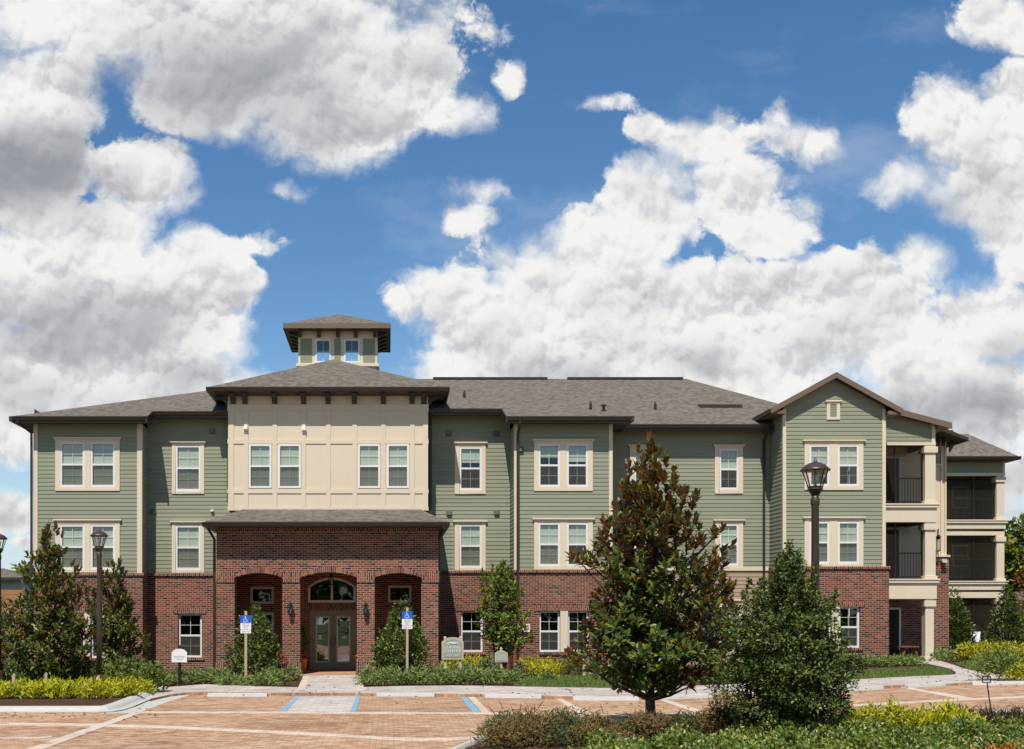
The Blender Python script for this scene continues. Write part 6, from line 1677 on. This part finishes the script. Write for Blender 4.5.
wheel_stop('white concrete wheel stop to the left behind the front magnolia trunk', 573.8, 700.6, 640, 701)
wheel_stop('white concrete wheel stop to the right behind the front magnolia trunk', 661.5, 699.8, 715, 697.8)
wheel_stop('white concrete wheel stop half hidden by the big holly', 745, 696, 800, 693.6)
wheel_stop('white concrete wheel stop emerging right of the big holly', 828, 692.2, 883, 689.6)
wheel_stop('white concrete wheel stop below the path to the right porch', 908, 688.2, 961, 685.0)
wheel_stop('white concrete wheel stop at the right edge beside the yellow green shrub', 973, 685.4, 1030, 684.6)

# ------------------------------------------------------------------ planters, porch furniture, stakes
def planter(label, x, y, z, r, h, topiary):
    t = thing('planter', label, 'planter', (x, y, z))
    q = MB(); q.lathe([(r * .62, 0), (r * .7, .02), (r, h - .05), (r * 1.06, h - .04), (r * 1.06, h), (r * .92, h), (r * .88, h - .06), (.02, h - .07)], (x, y, z), 20); q.build('pot', M['orangepot'], t, True)
    n = 900; P = rnd_dirs(n) * rng.uniform(.6, 1, (n, 1)) * np.array([r * .8, r * .8, topiary * .42]) + np.array([x, y, z + h + topiary * .5]); D = rnd_dirs(n) + np.array([0, 0, .4])
    leaves('foliage', P, D, rnd_dirs(n) + np.array([0, 0, 1]), .09, .025, M['evergreen'], t)
    n = 160; P = rnd_dirs(n) * np.array([r * 1.25, r * 1.25, .12]) + np.array([x, y, z + h + .12]); leaves('flowers', P, rnd_dirs(n) + np.array([0, -.3, .4]), rnd_dirs(n) + np.array([0, 0, 1]), .07, .03, M['redflower'], t)
planter('orange glazed pot with a clipped dark plant left of the entrance doors', X(302, 42.2) + .02, 42.2, .06, .17, .50, 1.35)
planter('orange glazed pot with red flowers right of the entrance doors', X(360, 42.6), 42.6, .06, .17, .46, .8)
for px_, py_, lab in ((283, 672, 'small clump of red flowers at the left entrance pier'), ):
    x, y = at(px_, 676); n = 50; P = rnd_dirs(n) * np.array([.12, .1, .18]) + np.array([x, 40.4, .62]); o = leaves('red_flowers', P, rnd_dirs(n) + np.array([0, 0, .5]), rnd_dirs(n) + np.array([0, 0, 1]), .1, .03, M['redflower']); tag(o, lab, 'flowers')
    q = MB(); 
    for k in range(5): q.tube([(x, 40.4, .05), (x + .03 * (k - 2), 40.4 + .02 * k, .6)], .006, 4)
    q.build('stem', M['bark'], o)
# wooden table on the right porch
x, y = X(908, 46.6), 46.6; g0 = gz(x) + .07
t = thing('porch_table', 'brown wooden table with slanting legs on the ground floor porch at right', 'table', (x, y, g0))
q = MB()
for k in range(5): q.box(x - .42, x + .42, y - .3 + k * .12, y - .19 + k * .12, g0 + .52, g0 + .56)
q.build('tabletop', M['wood'], t)
for s in (-1, 1):
    q = MB(); q.prism([(x + s * .12, g0 + .52), (x + s * .2, g0 + .52), (x + s * .40, g0), (x + s * .32, g0)], 'y', y - .2, y - .13); q.build('leg', M['wood'], t); q = MB(); q.prism([(x + s * .12, g0 + .52), (x + s * .2, g0 + .52), (x + s * .40, g0), (x + s * .32, g0)], 'y', y + .13, y + .2); q.build('leg', M['wood'], t)
q = MB(); q.box(x - .32, x + .32, y - .04, y + .04, g0 + .2, g0 + .25); q.build('stretcher', M['wood'], t)
def patio_chair(label, x, y, z, rot):
    t = thing('patio_chair', label, 'chair', (x, y, z)); ca, sa = math.cos(rot), math.sin(rot)
    def bb(mb, name):
        mb.v = [(x + a * ca - b * sa, y + a * sa + b * ca, z + c) for a, b, c in mb.v]; mb.build(name, M['white'], t, bevel=.006)
    q = MB(); q.box(-.26, .26, -.28, .24, .36, .40); bb(q, 'seat')
    q = MB(); q.add([(-.24, .20, .40), (.24, .20, .40), (.22, .38, .95), (-.22, .38, .95), (-.24, .24, .40), (.24, .24, .40), (.22, .42, .95), (-.22, .42, .95)], [(0, 1, 2, 3), (7, 6, 5, 4), (0, 4, 5, 1), (1, 5, 6, 2), (2, 6, 7, 3), (3, 7, 4, 0)]); bb(q, 'backrest')
    for sx in (-1, 1):
        q = MB(); q.box(sx * .27 - .03, sx * .27 + .03, -.28, .26, .56, .60); bb(q, 'armrest')
        for sy in (-.26, .22): q = MB(); q.box(sx * .26 - .025, sx * .26 + .025, sy - .025, sy + .025, 0, .56); bb(q, 'leg')
patio_chair('white patio chair behind the screen of the far ground floor porch', X(984, 57.6), 57.6, gz(29) + .35, R(25))
patio_chair('white patio chair with a curved back just outside the far porch screen', X(972, 55.0), 55.0, gz(28) + .05, R(-50))
q = MB(); x = X(952, 58); q.box(wx0, wx1 - .3, 56.1, 58.6, gz(28) - .1, gz(28) + .33); part(q, 'porch_slab', M['stucco'])
for px_, py_, Y, lab in ((14, 690, 31.6, 'short pale wooden stake at the foot of the tall conical magnolia, nearer the left edge'), (46, 690, 31.8, 'short pale wooden stake right under the trunk of the tall conical magnolia'), (584, 684, 37.2, 'short tan wooden stake on the lawn left of the front magnolia')):
    x = X(px_, Y); q = MB(); w_ = .045; q.box(x - w_, x + w_, Y - w_, Y + w_, gz(x), gz(x) + .62); q.v = [v for v in q.v]; q.prism([(x - w_, gz(x) + .62), (x + w_, gz(x) + .62), (x, gz(x) + .68)], 'y', Y - w_, Y + w_); tag(q.build('wooden_stake', M['postwood']), lab, 'stake')
Y = 20.0; x = X(990, Y); g0 = gz(x)
q = MB(); q.tube([(x + .06, Y, g0), (X(987, Y), Y, Z(682, Y))], .011, 5); a, b, c, d = X(982.5, Y), X(990.5, Y), Z(682.5, Y), Z(676.6, Y)
for p_, r_ in (((a, c), (b, c)), ((b, c), (b, d)), ((b, d), (a, d)), ((a, d), (a, c))): q.tube([(p_[0], Y, p_[1]), (r_[0], Y, r_[1])], .009, 5)
tag(q.build('garden_stake', M['black']), 'thin black metal garden stake with a small square frame on top', 'stake')

# ------------------------------------------------------------------ beyond the building
Y = 58.0
xa, xb = X(-170, Y), X(24, Y); t = thing('wooden_fence', 'orange brown board fence at the left edge beyond the magnolia', 'fence', ((xa + xb) / 2, Y, gz(xa)))
q = MB(); zt = Z(589.5, Y)
n = 16
for k in range(n):
    z0 = gz(xa) - .2 + (zt - gz(xa) + .2) * k / n; z1 = gz(xa) - .2 + (zt - gz(xa) + .2) * (k + .93) / n; q.box(xa, xb, Y - .02 - .01 * (k % 2), Y + .02, z0, z1)
q.build('boards', painted('fence_wood', (.33, .17, .06), .75, .3, 3), t)
for k in range(5):
    x = xa + (xb - xa) * k / 4; q = MB(); q.box(x - .06, x + .06, Y + .022, Y + .14, gz(xa) - .2, zt + .08); q.build('post', M['wood'], t)
def far_house(label, x0, x1, Y, ze, zr, depth, rx0, rx1, wm):
    t = thing('house', label, 'house', ((x0 + x1) / 2, Y, gz(x0)))
    w = MB(); w.box(x0, x1, Y, Y + depth, gz(x0) - 1, ze - .1); w_ = w.build('wall', M[wm], t)
    q = MB(); o = .6; poly_top(q, [(x0 - o, Y - o, ze), (x1 + o, Y - o, ze), (rx1, Y + depth / 2, zr), (rx0, Y + depth / 2, zr)]); poly_top(q, [(x1 + o, Y - o, ze), (x1 + o, Y + depth + o, ze), (rx1, Y + depth / 2, zr)]); poly_top(q, [(x0 - o, Y + depth + o, ze), (x0 - o, Y - o, ze), (rx0, Y + depth / 2, zr)]); poly_top(q, [(x1 + o, Y + depth + o, ze), (x0 - o, Y + depth + o, ze), (rx0, Y + depth / 2, zr), (rx1, Y + depth / 2, zr)])
    q.build('roof', M['shingle'], t)
    q = MB(); q.box(x0 - o, x1 + o, Y - o - .08, Y - o, ze - .22, ze - .02); q.build('gutter', M['bronze'], t)
    for k in range(3):
        xx = x0 + (x1 - x0) * (k + .5) / 3; q = MB(); q.box(xx - .5, xx + .5, Y - .05, Y + .03, ze - 2.3, ze - .9); f_ = q.build('window', M['vinyl'], t); q = MB(); q.box(xx - .43, xx + .43, Y - .06, Y - .051, ze - 2.2, ze - 1.0); q.build('pane', M['dark'], f_)
Y = 82
far_house('grey house with a low grey roof beyond the wooden fence at the left edge', X(-170, Y), X(21, Y), Y, Z(577.5, Y), Z(560, Y), 12, X(-120, Y + 6), X(-22, Y + 6), 'signgrey')
Y = 70
far_house('low house with a grey shingle roof behind the conifer at the right edge', X(1016, Y), X(1160, Y), Y, Z(600, Y), Z(583, Y), 11, X(1050, Y + 5), X(1130, Y + 5), 'stucco')
s_ = np.random.default_rng(17)
for i, px_ in enumerate((-420, -330, -250, -180, -120, 1150, 1215, 1290, 1370, 1450)):
    Y = 105 + s_.uniform(-8, 18); h = s_.uniform(48, 80); w_ = s_.uniform(38, 60)
    side = 'left' if px_ < 500 else 'right'
    far_tree('leafy green tree in the far row off to the %s of the building' % side, px_, 634, [(634 - h * 1.15, px_ - 8, px_ + 8), (634 - h, px_ - w_ * .6, px_ + w_ * .6), (634 - h * .6, px_ - w_, px_ + w_), (634 - h * .25, px_ - w_ * .7, px_ + w_ * .7)], Y, 2600, 60 + i, L=.6)['group'] = 'far trees at the %s' % side
